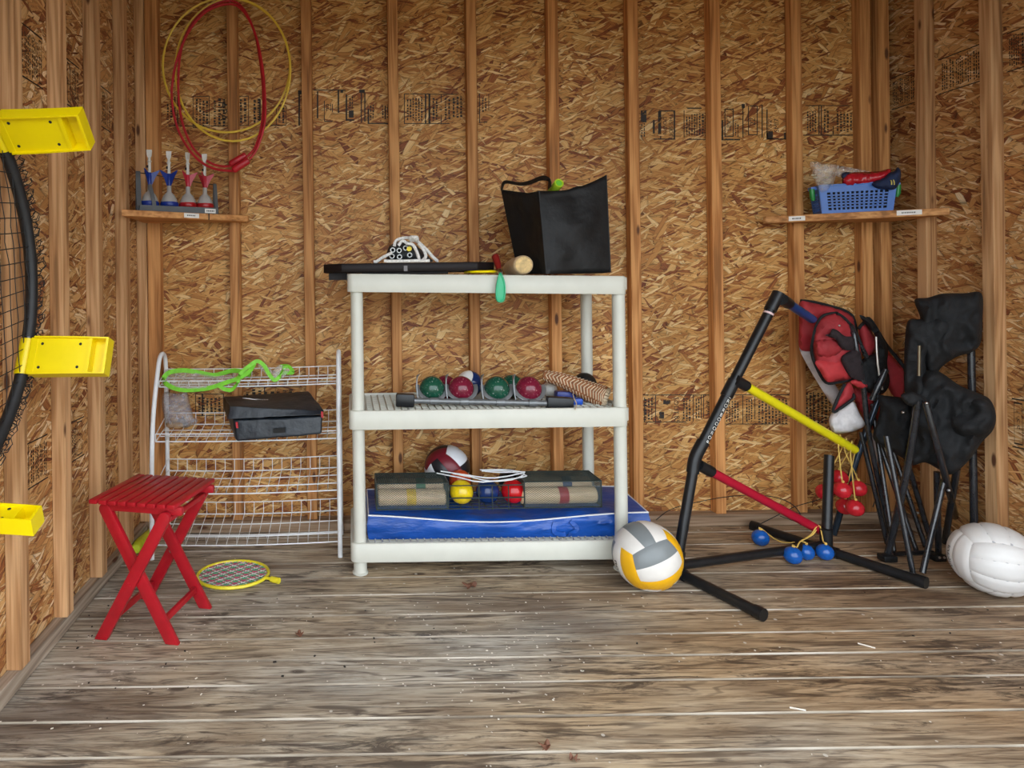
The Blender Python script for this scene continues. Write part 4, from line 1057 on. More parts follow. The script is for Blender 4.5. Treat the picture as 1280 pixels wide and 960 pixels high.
mb = MB(); slab(mb, q4([(284.5, 524), (403, 518), (405, 513.5), (287.5, 508)], 2.175, 2.185), q4([(280, 512), (390, 507), (385.5, 489), (279, 496)], 2.335), 5); mb.build('lid', m_nylon, case, bevel=.008, seg=3, angle=60)
mb = MB(); mb.bar(P(341.5, 538.5, 2.176), P(356.5, 537.6, 2.176), .016, .003, (0, 0, 1)); mb.build('closure_patch', m_dark, case)
m_redtag = M('red_tag', (.5, .02, .03), .5)
for a, b, Y in ((296, 531, 2.182), (402.5, 518, 2.172)):
    mb = MB(); mb.bar(P(a, b - 3.5, Y), P(a + .6, b + 4, Y), .007, .004, (1, 0, 0)); tag(mb.build('zip_pull', m_redtag, case), 'red zip pull')
def lid_top(x, y):
    return P(x, y, 2.185 + (2.335 - 2.185) * min(1, max(0, (508 - y) / 13.5)) * .97) + V(0, 0, .0045)
mb = MB(); mb.tube([lid_top(303, 499.2), lid_top(313, 500.2), lid_top(322, 501.6)], [.0004, .0022, .0004], 5, flat=.3)
mb.tube([lid_top(312, 500.2), lid_top(326, 500.8)], .0007, 4)
for a in (327, 329.5, 331.5, 333.5): mb.tube([lid_top(a, 500.6), lid_top(a + 1.4, 501.6)], .0007, 4)
mb.build('logo', m_white, case)
# green trimmed clear bag on the top tier
gb = thing('clear_bag', 'clear plastic bag with lime green trim on top of the wire rack', 'bag', P(285, 480, 2.3))
m_gtrim = M('lime_webbing', (.20, .62, .035), .6, var=.15, scale=60, bmp=.2)
def gband(pts, Ys, w, sd=(0, .45, 1)):
    q = smooth_path([P(a, b, y) for (a, b), y in zip(pts, Ys)], 6)
    mb = MB(); mb.ribbon(q, w, .0022, sd); mb.build('trim_band', m_gtrim, gb, smooth=True)
gband([(204, 473), (212, 465.5), (230, 463), (250, 466), (268, 469), (290, 463.5), (303, 465), (313, 469)], [2.285, 2.30, 2.31, 2.32, 2.325, 2.325, 2.31, 2.29], .017)
gband([(204, 473), (208, 480), (222, 486.5), (240, 487.5), (262, 485), (280, 479), (298, 473), (312, 464), (318, 454)], [2.285, 2.255, 2.245, 2.24, 2.242, 2.245, 2.25, 2.26, 2.27], .016)
gband([(272, 481), (281, 486.5), (290, 487), (297, 478), (300, 468), (312, 457), (322, 451.5), (330, 457), (336, 467), (343, 475), (350, 470), (354, 461), (360, 459)], [2.243, 2.238, 2.236, 2.24, 2.25, 2.26, 2.27, 2.268, 2.26, 2.255, 2.262, 2.275, 2.285], .014, (.5, .3, 1))
gband([(346, 468), (355, 466), (366, 465.5), (360, 458), (350, 458)], [2.30, 2.29, 2.285, 2.30, 2.315], .014)
mb = MB(); puff(mb, [(207, 474), (222, 465), (250, 467), (270, 470), (296, 466), (312, 467), (300, 474), (268, 483), (235, 486), (213, 481)], 2.28, .014, step=5, edge=10, fold=.006, freq=.1, tilt=lambda x, y: (475 - y) * .004, seed=2); mb.build('film', m_film, gb, smooth=True, angle=80)
mb = MB(); puff(mb, [(322, 456), (330, 453), (340, 462), (350, 456), (362, 462), (352, 474), (340, 476), (330, 466)], 2.285, .012, step=3.5, edge=7, fold=.008, freq=.2, seed=6); mb.build('film', m_film, gb, smooth=True, angle=80)
# zip bag with tan things
zb = thing('zip_bag', 'crumpled smoky plastic bag with tan bits on the second tier of the wire rack', 'bag', P(225, 532, 2.27))
mb = MB(); puff(mb, [(206, 490), (221, 492), (233, 489), (238, 505), (242, 520), (248, 526), (238, 533), (222, 535), (209, 534), (205, 520), (202, 503)], 2.262, .035, step=4, edge=14, fold=.012, freq=.13, seed=8); mb.build('film', m_filmg, zb, smooth=True, angle=80)
for k, (a, b, r) in enumerate(((222, 531.5, .016), (231, 531, .013), (213, 531, .013), (227, 526, .012), (218, 524, .011))):
    p = P(a, b, 2.265 + .012 * (k % 2)); mb = MB(); mb.sphere(p, r, 12, (1.3, .9, .75)); mb.build('content', M('tan_bits' if k % 2 else 'grey_bits', (.5, .33, .17) if k % 2 == 0 else (.35, .33, .32), .6), zb, smooth=True)

# ------------------------------------------------------------------ red folding stool
SO = V(-.572, 1.772, 0)
stool = thing('folding_stool', 'red painted wooden folding stool with slatted top at the left', 'stool', SO)
ya = math.radians(-12.5); lx = V(math.cos(ya), math.sin(ya), 0); ly = V(.232, .973, 0).normalized()
def S(x, y, z): return SO + lx * x + ly * y + V(0, 0, z)
HT = .380
for i in range(9):
    x = -.118 + i * .0292
    mb = MB(); mb.bar(S(x, -.119, HT - .006), S(x, .119, HT - .006), .0238, .012, lx); mb.build('slat', m_red, stool, bevel=.0025)
for y in (-.092, .092):
    mb = MB(); mb.bar(S(-.104, y, HT - .0235), S(.136, y, HT - .0235), .022, .015, (0, 0, 1)); mb.build('seat_rail', m_red, stool, bevel=.0025)
    sgn = -1 if y < 0 else 1
    # outer leg leans right going up, inner leg leans left going up
    def leg(xb, xt, yy, zt):
        a, b = S(xb, yy, 0), S(xt, yy, zt)
        d = (b - a).normalized(); sd = ly.cross(d).normalized() * .0165
        hw = sd; th = ly * .0075
        kx = lx * (.0165 / max(.3, abs(d.z)))
        vs = []
        for q in (-1, 1):
            base = a + th * q
            vs.append([base - kx, base + kx])
        mb = MB()
        top = []
        A0 = a - kx; A1 = a + kx
        pr = [A0, A1]
        n = 8
        s1 = sd if sd.dot(lx) > 0 else -sd
        arc = [b + s1 * math.cos(PI * k / n) + d * (.0165 * math.sin(PI * k / n)) for k in range(n + 1)]
        ol = [A0, A1] + arc
        m_ = len(ol)
        mb.add([p - th for p in ol] + [p + th for p in ol], [tuple(range(m_ - 1, -1, -1)), tuple(range(m_, 2 * m_))] + [(i, (i + 1) % m_, m_ + (i + 1) % m_, m_ + i) for i in range(m_)])
        lg = mb.build('leg', m_red, stool, bevel=.002, seg=2)
        return lg, a, b
    yo, yi = y + sgn * .018, y + sgn * .0025
    l1, a1, b1 = leg(-.100, .094, yo, HT - .038)
    l2, a2, b2 = leg(.104, -.094, yi, HT - .030)
    sc_ = MB(); mid = a1.lerp(b1, .46); f = mid - ly * .0070
    sc_.lathe([(0, -.001), (.0055, -.001), (.006, .001), (.006, .003)], Matrix.Translation(f) @ (-ly).to_track_quat('Z', 'Y').to_matrix().to_4x4(), 14)
    tag(sc_.build('pivot_bolt', m_screw if y > 0 else m_red, l1, smooth=True), 'steel pivot bolt' if y > 0 else None)
for xb, z, yy in ((-.073, .052, .1), (.075, .056, .085)):
    mb = MB(); mb.bar(S(xb, -yy, z), S(xb, yy, z), .018, .011, (0, 0, 1)); mb.build('stretcher', m_red, stool, bevel=.002)
mb = MB(); mb.bar(S(.100, -.10, HT - .045), S(.100, .10, HT - .045), .014, .012, (0, 0, 1)); mb.build('top_dowel', m_red, stool, bevel=.003)

# ------------------------------------------------------------------ racket and bat on the floor
rk = thing('badminton_racket', 'yellow toy racket with pink strings and no handle lying on the floor', 'racket', F(292, 720))
rc = F(291.5, 720); rc.z = .007; A1, A2 = .116, .096
mb = MB(); mb.tube([rc + V(A1 * math.cos(2 * PI * k / 40), A2 * math.sin(2 * PI * k / 40), 0) for k in range(40)], .0055, 8, closed=True); mb.build('frame', M('lemon_plastic', (.80, .68, .03), .35), rk, smooth=True)
n1 = rc + V(A1 * .96, -.030, 0); n2 = F(349, 729.5); n2.z = .009
mb = MB(); mb.tube(smooth_path([n1, n1.lerp(n2, .3), n1.lerp(n2, .45), n1.lerp(n2, .55), n2], 3), [.005, .005, .005, .0055, .006, .009, .0095, .009, .0085, .0095, .0095, .0095, .0095], 10); mb.build('throat', M('lemon_plastic', (.80, .68, .03), .35), rk, smooth=True)
for fam, colr, nm in ((0, (.55, .10, .17), 'pink_string'), (1, (.12, .42, .22), 'green_string'), (2, (.7, .66, .62), 'white_string')):
    mb = MB()
    for k in range(-9, 10):
        for ang in (math.radians(38), math.radians(-38)):
            if (k + (1 if ang < 0 else 0)) % 3 != fam: continue
            d = V(math.cos(ang), math.sin(ang), 0); nrm = V(-d.y, d.x, 0); o_ = nrm * (k * .0105)
            # clip to ellipse
            a = (d.x / A1) ** 2 + (d.y / A2) ** 2; b = 2 * (o_.x * d.x / A1 ** 2 + o_.y * d.y / A2 ** 2); c = (o_.x / A1) ** 2 + (o_.y / A2) ** 2 - 1
            D = b * b - 4 * a * c
            if D <= 0: continue
            t0, t1 = (-b - math.sqrt(D)) / (2 * a), (-b + math.sqrt(D)) / (2 * a)
            mb.tube([rc + o_ + d * t0, rc + o_ + d * t1], .0016, 4)
    tag(mb.build('string', M(nm, colr, .5), rk), nm.split('_')[0] + ' strings')
p, q = F(170, 694), F(190, 668); p.z = .022; q.z = .016
mb = MB(); Rm = Matrix.Translation(p) @ (q - p).to_track_quat('Z', 'Y').to_matrix().to_4x4(); L = (q - p).length
mb.lathe([(0, 0), (.014, .002), (.021, .012), (.022, .05), (.017, L * .6), (.012, L), (0, L)], Rm, 20)
solo(mb, 'toy_bat', M('lime_yellow_plastic', (.58, .66, .03), .4), 'lime yellow plastic bat on the floor behind the red stool', 'bat', V(p.x, p.y, 0), smooth=True)

# ------------------------------------------------------------------ round net goal hanging on the left wall
NC = V(-.752, 1.0, .968); NR = .452
net = thing('rebound_net', 'round black rebound net with yellow legs hanging on the left wall', 'net', NC - V(0, 0, NR))
def ringp(a, r=NR, dx=0): return NC + V(dx, r * math.cos(a), r * math.sin(a))
mb = MB(); mb.tube([ringp(2 * PI * k / 72) for k in range(72)], .0125, 10, closed=True); mb.build('rim', m_blacktube, net, smooth=True)
for a0, a1 in ((-16, 52), (-66, -24)):
    mb = MB(); mb.tube([ringp(math.radians(a0 + (a1 - a0) * k / 16)) for k in range(17)], .0138, 10); mb.build('foam_sleeve', m_foam, net, smooth=True)
mb = MB(); rr = random.Random(5)
for fam in (0, 1):
    for k in range(-13, 14):
        o_ = k * .033
        h = math.sqrt(max(0, (NR - .012) ** 2 - o_ ** 2))
        if h < .03: continue
        pts = []
        for q in range(13):
            t = -h + 2 * h * q / 12
            y, z = (o_, t) if fam == 0 else (t, o_)
            c, s = math.cos(.12), math.sin(.12); y, z = y * c - z * s, y * s + z * c
            sagx = .03 * (1 - (y * y + z * z) / NR ** 2) + .003 * rr.uniform(-1, 1)
            pts.append(NC + V(sagx, y + .002 * rr.uniform(-1, 1), z))
        mb.tube(pts, .0011, 4)
tag(mb.build('netting', m_cord, net), kind='stuff')
mb = MB()
for k in range(150):
    a = math.radians(-72 + 125 * k / 150 + rr.uniform(-.4, .4)); c = ringp(a)
    r_ = rr.uniform(.006, .013); o_ = V(rr.uniform(.006, .018), math.cos(a) * rr.uniform(.008, .020), math.sin(a) * .01)
    pts = [c + o_ + V(r_ * math.cos(t + k), r_ * math.sin(t + k) * .7, r_ * math.sin(t * 1.0 + k)) for t in (0, 1.2, 2.4, 3.6, 4.8)]
    mb.tube(pts, .0012, 4)
tag(mb.build('lacing', m_cord, net), kind='stuff')
def net_leg(adeg, L=.186, wd=.090):
    a = math.radians(adeg); rad_ = V(0, math.cos(a), math.sin(a)); tan = V(0, -math.sin(a), math.cos(a)); xd = V(1, 0, 0)
    if tan.z < 0: tan = -tan
    rad_ = V(0, -1, 0) - tan * (V(0, -1, 0).dot(tan)); rad_.normalize()      # the plate's face, toward the door
    o_ = ringp(a) + xd * .004
    def Q(u, v, w): 
        taper = 1 - .05 * u; bend = -.010 * (u ** 2)
        return o_ + xd * (u * L) + tan * ((v - .0) * wd / 2 * taper) + rad_ * (w + bend)
    def slabq(mb, u0, u1, v0, v1, w0, w1, n=1):
        for i in range(n):
            a0, a1 = u0 + (u1 - u0) * i / n, u0 + (u1 - u0) * (i + 1) / n
            mb.hexa([Q(a0, v0, w0), Q(a1, v0, w0), Q(a1, v1, w0), Q(a0, v1, w0), Q(a0, v0, w1), Q(a1, v0, w1), Q(a1, v1, w1), Q(a0, v1, w1)])
    mb = MB(); slabq(mb, .10, .76, -.92, .92, .010, .0135, 5); slabq(mb, .76, .80, -.92, .92, -.012, .017); slabq(mb, .80, .97, -.92, .92, -.012, -.008, 2)
    pn = mb.build('panel', m_yellow, net)
    mb = MB()
    slabq(mb, .10, 1.0, .92, 1.0, -.014, .020, 6); slabq(mb, .10, 1.0, -1.0, -.92, -.014, .020, 6); slabq(mb, .97, 1.0, -.92, .92, -.014, .020)
    mb.build('flange', m_yellow, net)
    mb = MB(); mb.tube([ringp(a) - tan * wd * .46, ringp(a) + tan * wd * .46], .0175, 12); mb.build('hinge_sleeve', m_yellow, net, smooth=True)
    mb = MB(); slabq(mb, .06, .14, -.95, .95, .004, .015); mb.build('hinge_plate', m_yellow, net)
    for u in (.20, .66):
        for v in (-.62, .62):
            mb = MB(); mb.lathe([(.0034, 0), (.0034, .0006)], Matrix.Translation(Q(u, v, .0136)) @ rad_.to_track_quat('Z', 'Y').to_matrix().to_4x4(), 8); mb.build('screw_hole', m_dark, pn)
net_leg(45.5); net_leg(-22.0); net_leg(-73, .166, .044)
for a in (84,):
    p = ringp(math.radians(a)); mb = MB(); mb.tube(smooth_path([V(XL + .002, p.y, p.z - .02), V(-.77, p.y, p.z - .02), V(-.742, p.y, p.z - .016), V(-.732, p.y, p.z + .01)], 4), .004, 8)
mb.build('hook', m_screw, net, smooth=True)

# ------------------------------------------------------------------ left corner shelf with darts
SZ = 1.2065
sh1 = thing('corner_shelf', 'pine corner shelf board high on the left with a white tag', 'shelf', (-.6, 2.28, SZ))
mb = MB(); mb.prism([(-.796, 2.145), (-.398, 2.380), (-.398, 2.4085), (-.742, 2.4085), (-.796, 2.385)], SZ, SZ + .0225)
mb.build('board', m_board, sh1, bevel=.0015, seg=1)
ed = (V(-.398, 2.380, 0) - V(-.796, 2.145, 0)).normalized(); en = V(ed.y, -ed.x, 0)
def on_edge(x, z, off=.0006):   # spot on the board's front edge at photo column x
    t = min(((k / 200) for k in range(201)), key=lambda k: abs((lambda p: 440 + FOC * p.x / p.y)(V(-.796, 2.145, 0).lerp(V(-.398, 2.380, 0), k)) - x))
    p = V(-.796, 2.145, 0).lerp(V(-.398, 2.380, 0), t); return V(p.x, p.y, z) + en * off
def edge_label(parent, a, b, z0, z1, fn, nrm, marks=9):
    pa, pb = fn(a), fn(b); d = (pb - pa); L = d.length; d.normalize()
    mb = MB(); mb.hexa([pa + V(0, 0, z0) , pb + V(0, 0, z0), pb + V(0, 0, z0) - nrm * .0008, pa + V(0, 0, z0) - nrm * .0008, pa + V(0, 0, z1), pb + V(0, 0, z1), pb + V(0, 0, z1) - nrm * .0008, pa + V(0, 0, z1) - nrm * .0008])
    o = mb.build('tag', m_label, parent)
    mk = MB(); r_ = random.Random(int(a)); x = L * .22
    while x < L * .78:
        w = r_.uniform(.0015, .004); c = pa + d * x + V(0, 0, (z0 + z1) / 2) + nrm * .0006; mk.box(c, (w, .0003, (z1 - z0) * .28)); x += w + .0016
    mk.build('tag_print', m_ink_solid, o)
edge_label(sh1, 231, 250, SZ + .004, SZ + .0205, lambda x: on_edge(x, 0), en)
mb = MB(); p = on_edge(262.5, SZ + .011, .0004); mb.box(p, (.004, .003, .023), Matrix.Rotation(.53, 3, 'Z')); mb.build('split', m_dark, sh1)

DZ = SZ + .0225
m_gtray = M('grey_tray', (.075, .08, .085), .55, var=.1)
trayo = thing('dart_stand', 'grey plastic stand holding the four lawn darts on the left corner shelf', 'stand', (-.65, 2.3, DZ))
def T(x, Y, z): p = P(x, 260, Y); return V(p.x, Y, z)
cs = [V(-.735, 2.262, 0), V(-.672, 2.290, 0), V(-.610, 2.318, 0), V(-.553, 2.346, 0)]
td = (cs[3] - cs[0]).normalized(); tn = V(td.y, -td.x, 0)
o0 = cs[0] - td * .040; o1 = cs[3] + td * .038
def quad_prism(mb, a, b, n0, n1, z0, z1): mb.hexa([a + tn * n0 + V(0, 0, z0), b + tn * n0 + V(0, 0, z0), b + tn * n1 + V(0, 0, z0), a + tn * n1 + V(0, 0, z0), a + tn * n0 + V(0, 0, z1), b + tn * n0 + V(0, 0, z1), b + tn * n1 + V(0, 0, z1), a + tn * n1 + V(0, 0, z1)])
mb = MB(); quad_prism(mb, o0, o1, .040, -.036, DZ, DZ + .020); mb.build('base', m_gtray, trayo)
mb = MB(); quad_prism(mb, o0, o1, .040, .043, DZ, DZ + .0235); mb.build('front_lip', m_gtray, trayo)
for s, w in ((0, .016), (1, .012)):
    e = o0 if s == 0 else o1
    mb = MB(); mb.ribbon(smooth_path([e + tn * .030 + V(0, 0, DZ + .004), e + tn * .016 + V(0, 0, DZ + .06), e + tn * .0 + V(0, 0, DZ + .12 if s else DZ + .15), e - tn * .014 + V(0, 0, DZ + .055), e - tn * .03 + V(0, 0, DZ + .004)], 4), w, .003, td)
    mb.build('end_strut', m_gtray, trayo, smooth=True)
mb = MB(); mb.ribbon(smooth_path([cs[0] + td * .012 + tn * .0415 + V(0, 0, DZ + .01), cs[0] + td * .006 + tn * .0415 + V(0, 0, DZ + .05), cs[0] - td * .004 + tn * .032 + V(0, 0, DZ + .10)], 5), .014, .002, td); mb.build('strap', m_gtray, trayo, smooth=True)
mb = MB(); mb.tube([o0 - tn * .02 + V(0, 0, DZ + .15), o1 - tn * .02 + V(0, 0, DZ + .12)], .0018, 5); mb.build('cross_wire', m_dark, trayo)
quad = MB(); quad_prism(quad, cs[3] - td * .010, cs[3] + td * .030, .0432, .0436, DZ + .003, DZ + .019); lb = quad.build('tag', m_label, trayo)
mk = MB()
for k in range(6): mk.box(cs[3] + td * (-.002 + k * .005) + tn * .0438 + V(0, 0, DZ + .011), (.003, .0004, .006), Matrix.Rotation(.42, 3, 'Z'))
mk.build('tag_print', m_ink_solid, lb)
m_dwhite = M('dart_white', (.62, .60, .55), .45, var=.08); m_dgrey = M('dart_grey', (.42, .41, .39), .5, var=.08)
m_dblue = M('dart_blue', (.006, .03, .24), .35, var=.1); m_dred = M('dart_red', (.36, .008, .012), .3, var=.1); m_dpink = M('dart_red_fin', (.45, .02, .04), .35, var=.1)
def dart(c, colm, fin, label, topang, seed):
    c = V(c.x, c.y, DZ + .0202); t = thing('lawn_dart', label, 'dart', c, 'lawn darts')
    Rm = Matrix.Translation(c)
    mb = MB(); mb.lathe([(0, 0), (.026, .0), (.0325, .006), (.0335, .013), (.0315, .022)], Rm, 24); mb.build('weighted_base', colm, t, smooth=True, angle=60)
    mb = MB(); mb.lathe([(.0305, .022), (.027, .033), (.020, .048), (.012, .056), (.0085, .06), (.008, .082), (.0065, .084)], Rm, 22); mb.build('cone', m_dgrey, t, smooth=True, angle=60)
    mb = MB(); mb.lathe([(.0065, .080), (.0070, .082), (.0062, .128), (.005, .13)], Rm, 14); mb.build('collar', fin, t, smooth=True)
    for k in range(3):
        a = seed + k * 2 * PI / 3; d = V(math.cos(a), math.sin(a), 0); s_ = V(-d.y, d.x, 0) * .0011
        o = [d * .004 + V(0, 0, .082), d * .009 + V(0, 0, .084), d * .019 + V(0, 0, .108), d * .036 + V(0, 0, .136), d * .035 + V(0, 0, .139), d * .017 + V(0, 0, .131), d * .004 + V(0, 0, .126)]
        m_ = len(o); mb = MB(); mb.add([c + p + s_ for p in o] + [c + p - s_ for p in o], [tuple(range(m_)), tuple(range(2 * m_ - 1, m_ - 1, -1))] + [(i, (i + 1) % m_, m_ + (i + 1) % m_, m_ + i) for i in range(m_)]); mb.build('fin', fin, t)
    mb = MB(); mb.lathe([(.0055, .122), (.0062, .124), (.0058, .165), (.0078, .167), (.0078, .171), (.0055, .173), (.0052, .185)], Rm, 14)
    mb.build('shaft', m_dwhite, t, smooth=True, angle=40)
    mb = MB(); d = V(math.cos(topang), math.sin(topang), 0)
    zz = [(.183, .0048), (.190, .008), (.207, .0098), (.211, .0092)]
    for (z0, w0), (z1, w1) in zip(zz[:-1], zz[1:]):
        e = V(-d.y, d.x, 0) * .0042
        mb.hexa([c + d * -w0 - e + V(0, 0, z0), c + d * w0 - e + V(0, 0, z0), c + d * w0 + e + V(0, 0, z0), c - d * w0 + e + V(0, 0, z0), c + d * -w1 - e + V(0, 0, z1), c + d * w1 - e + V(0, 0, z1), c + d * w1 + e + V(0, 0, z1), c - d * w1 + e + V(0, 0, z1)])
    mb.build('grip_tab', m_dwhite, t)
    mb = MB(); mb.box(c + V(-.0055, -.004, .150), (.006, .006, .009)); mb.build('clip', m_dark, t)
dart(cs[0], m_dblue, m_dblue, 'blue lawn dart at the left end of the stand, beside the wall', 0.2, .3)
dart(cs[1], m_dblue, m_dblue, 'blue lawn dart next to the red ones', .3, -.3)
dart(cs[2], m_dred, m_dpink, 'red lawn dart next to the blue ones, tab seen edge-on', 1.3, .2)
dart(cs[3], m_dred, m_dpink, 'red lawn dart at the right end of the stand', .1, .45)

# ------------------------------------------------------------------ hoops and rope on a nail
ny = 2.386
def loop_px(pts, ys, sub=6): return smooth_path([P(a, b, y) for (a, b), y in zip(pts, ys)], sub, True)
def ell(cx, cy, rx, ry, Y, tilt=0, n=48): return [P(cx + rx * math.cos(2 * PI * k / n), cy + ry * math.sin(2 * PI * k / n), Y + tilt * math.cos(2 * PI * k / n)) for k in range(n)]
m_hoop = M('hoop_yellow', (.80, .56, .06), .35, var=.1)
mb = MB(); mb.tube(ell(283, 81.5, 79.5, 84, 2.392, .006), .0042, 8, closed=True); solo(mb, 'toy_hoop', m_hoop, 'thin yellow hoop, the wider of the two on the nail', 'hoop', P(283, 165, 2.39), 'hoops on the nail', smooth=True)
mb = MB(); mb.tube(ell(291, 87.5, 72, 89, 2.376, .005), .0042, 8, closed=True); solo(mb, 'toy_hoop', m_hoop, 'thin yellow hoop, the narrower one hanging slightly lower on the nail', 'hoop', P(291, 176, 2.37), 'hoops on the nail', smooth=True)
m_rrope = M('red_rope', (.46, .012, .022), .4, var=.15)
rp = thing('jump_rope', 'red plastic jump rope with twin handles hanging with the hoops', 'rope', P(285, 214, 2.35))
q = smooth_path([P(a, b, Y) for a, b, Y in ((308, 197, 2.35), (320, 182, 2.355), (328, 150, 2.36), (329, 115, 2.36), (325.5, 78, 2.362), (318, 40, 2.364), (305, 12, 2.366), (288, 1, 2.366), (262, 9, 2.366), (240, 30, 2.364), (227, 60, 2.362), (223, 95, 2.36), (224, 130, 2.36), (230, 160, 2.356), (243, 187, 2.352), (262, 203, 2.35), (278, 208, 2.35), (290, 207, 2.35))], 5)
mb = MB(); mb.tube(q, .0048, 8); mb.build('cord', m_rrope, rp, smooth=True)
q = smooth_path([P(a, b, Y) for a, b, Y in ((312, 199, 2.338), (322, 184, 2.342), (331, 152, 2.346), (331, 116, 2.348), (327.5, 80, 2.350), (319, 42, 2.352), (305, 15, 2.354), (288, 5, 2.354), (260, 13, 2.354), (238, 36, 2.352), (222, 72, 2.35), (215, 108, 2.348), (216, 135, 2.346), (222, 160, 2.344), (233, 182, 2.34), (248, 200, 2.338), (268, 211, 2.336), (292, 214, 2.336))], 5)
mb = MB(); mb.tube(q, .0048, 8); mb.build('cord', m_rrope, rp, smooth=True)
for a, b in (((287, 206, 2.35), (308, 193.5, 2.35)), ((290.5, 213.5, 2.336), (311.5, 200, 2.336))):
    mb = MB(); A, B = P(*a), P(*b); mb.tube([A, A.lerp(B, .04), A.lerp(B, .12), A.lerp(B, .9), A.lerp(B, .97), B], [.006, .011, .0135, .0135, .011, .006], 12); mb.build('handle', m_rrope, rp, smooth=True)
p = P(288, 4.5, 2.40)
mb = MB(); mb.tube([V(p.x, YB - ST - .002, p.z), V(p.x, 2.335, p.z + .008)], .0035, 8); mb.lathe([(.006, 0), (.006, .002)], Matrix.Translation((p.x, 2.335, p.z + .008)) @ Matrix.Rotation(PI / 2, 4, 'X'), 10)
solo(mb, 'nail', m_screw, 'steel nail in the stud holding the hoops', 'nail', (p.x, 2.41, p.z))

# ------------------------------------------------------------------ right corner shelf with basket
RZ = 1.1735
sh2 = thing('corner_shelf', 'pine corner shelf board high on the right with two white tags', 'shelf', (1.9, 2.3, RZ))
ra, rb = V(1.603, 2.390, 0), V(2.097, 2.165, 0)
mb = MB(); mb.prism([(ra.x, ra.y), (rb.x, rb.y), (2.097, 2.4085), (1.603, 2.4085)], RZ, RZ + .026); mb.build('board', m_board, sh2, bevel=.0015, seg=1)
rd = (rb - ra).normalized(); rn = V(rd.y, -rd.x, 0)
def on_edge2(x):
    t = min(((k / 200) for k in range(201)), key=lambda k: abs((lambda p: 440 + FOC * p.x / p.y - 1.5)(ra.lerp(rb, k)) - x)); return ra.lerp(rb, t) + rn * .0006
edge_label(sh2, 986, 1006, RZ + .004, RZ + .0215, on_edge2, rn); edge_label(sh2, 1120, 1152, RZ + .006, RZ + .0235, on_edge2, rn)
BZ = RZ + .026
bk = thing('storage_basket', 'blue plastic basket with square holes and green clip handles on the right shelf', 'basket', (1.88, 2.32, BZ))
by = math.radians(-18); bxv = V(math.cos(by), math.sin(by), 0); byv = V(-math.sin(by), math.cos(by), 0); bo = V(1.868, 2.283, BZ)
def BQ(x, y, z): 
    fl_ = 1 + .10 * z / .1
    return bo + bxv * (x * fl_) + byv * (.042 + (y - .042) * (1 + .12 * z / .1)) + V(0, 0, z)
m_bask = M('basket_blue', (.055, .16, .50), .38, var=.05)
W2, D2, H2 = .108, .080, .104
mb = MB()
def bwall(fn, L, nx, nz, zlo, zhi, m0, m1):
    """perforated wall: a frame plus thin ribs, real holes between"""
    th = .0016
    def plate(x0, x1, z0, z1): mb.hexa([fn(x0, z0, -th), fn(x1, z0, -th), fn(x1, z0, th), fn(x0, z0, th), fn(x0, z1, -th), fn(x1, z1, -th), fn(x1, z1, th), fn(x0, z1, th)])
    plate(0, L, 0, zlo); plate(0, L, zhi, H2); plate(0, m0, zlo, zhi); plate(L - m1, L, zlo, zhi)
    px_ = (L - m0 - m1) / nx; pz = (zhi - zlo) / nz
    for i in range(1, nx): plate(m0 + i * px_ - px_ * .2, m0 + i * px_ + px_ * .2, zlo, zhi)
    for j in range(1, nz): plate(m0, L - m1, zlo + j * pz - pz * .2, zlo + j * pz + pz * .2)
bwall(lambda x, z, t: BQ(-W2 + x, 0 + t, z), 2 * W2, 13, 6, .012, .078, .020, .020)
bwall(lambda x, z, t: BQ(-W2 + x, D2 + t, z), 2 * W2, 13, 6, .012, .078, .020, .020)
bwall(lambda y, z, t: BQ(-W2 + t, y, z), D2, 4, 6, .012, .078, .012, .012)
bwall(lambda y, z, t: BQ(W2 + t, y, z), D2, 4, 6, .012, .078, .012, .012)
mb.hexa([BQ(-W2, 0, 0), BQ(W2, 0, 0), BQ(W2, D2, 0), BQ(-W2, D2, 0), BQ(-W2, 0, .002), BQ(W2, 0, .002), BQ(W2, D2, .002), BQ(-W2, D2, .002)])
mb.build('body', m_bask, bk)
mb = MB(); rimc = [BQ(-W2, 0, H2), BQ(W2, 0, H2), BQ(W2, D2, H2), BQ(-W2, D2, H2)]
mb.tube([rimc[0].lerp(rimc[1], k / 6) for k in range(6)] + [rimc[1].lerp(rimc[2], k / 3) for k in range(3)] + [rimc[2].lerp(rimc[3], k / 6) for k in range(6)] + [rimc[3].lerp(rimc[0], k / 3) for k in range(3)], .0042, 6, closed=True)
mb.build('rim', m_bask, bk, smooth=True)
m_clip = M('clip_green', (.012, .22, .04), .3)
for sx in (-1, 1):
    mb = MB(); mb.box(BQ(sx * (W2 + .008), .03, H2 - .006), (.022, .03, .012), Matrix.Rotation(by, 3, 'Z')); mb.build('lug', m_bask, bk)
    mb = MB(); mb.tube([BQ(sx * (W2 + .014), .022, H2 - .008), BQ(sx * (W2 + .016), .022, .065), BQ(sx * (W2 + .014), .022, .052)], [.009, .009, .006], 10); mb.build('clip_handle', m_clip, bk, smooth=True)
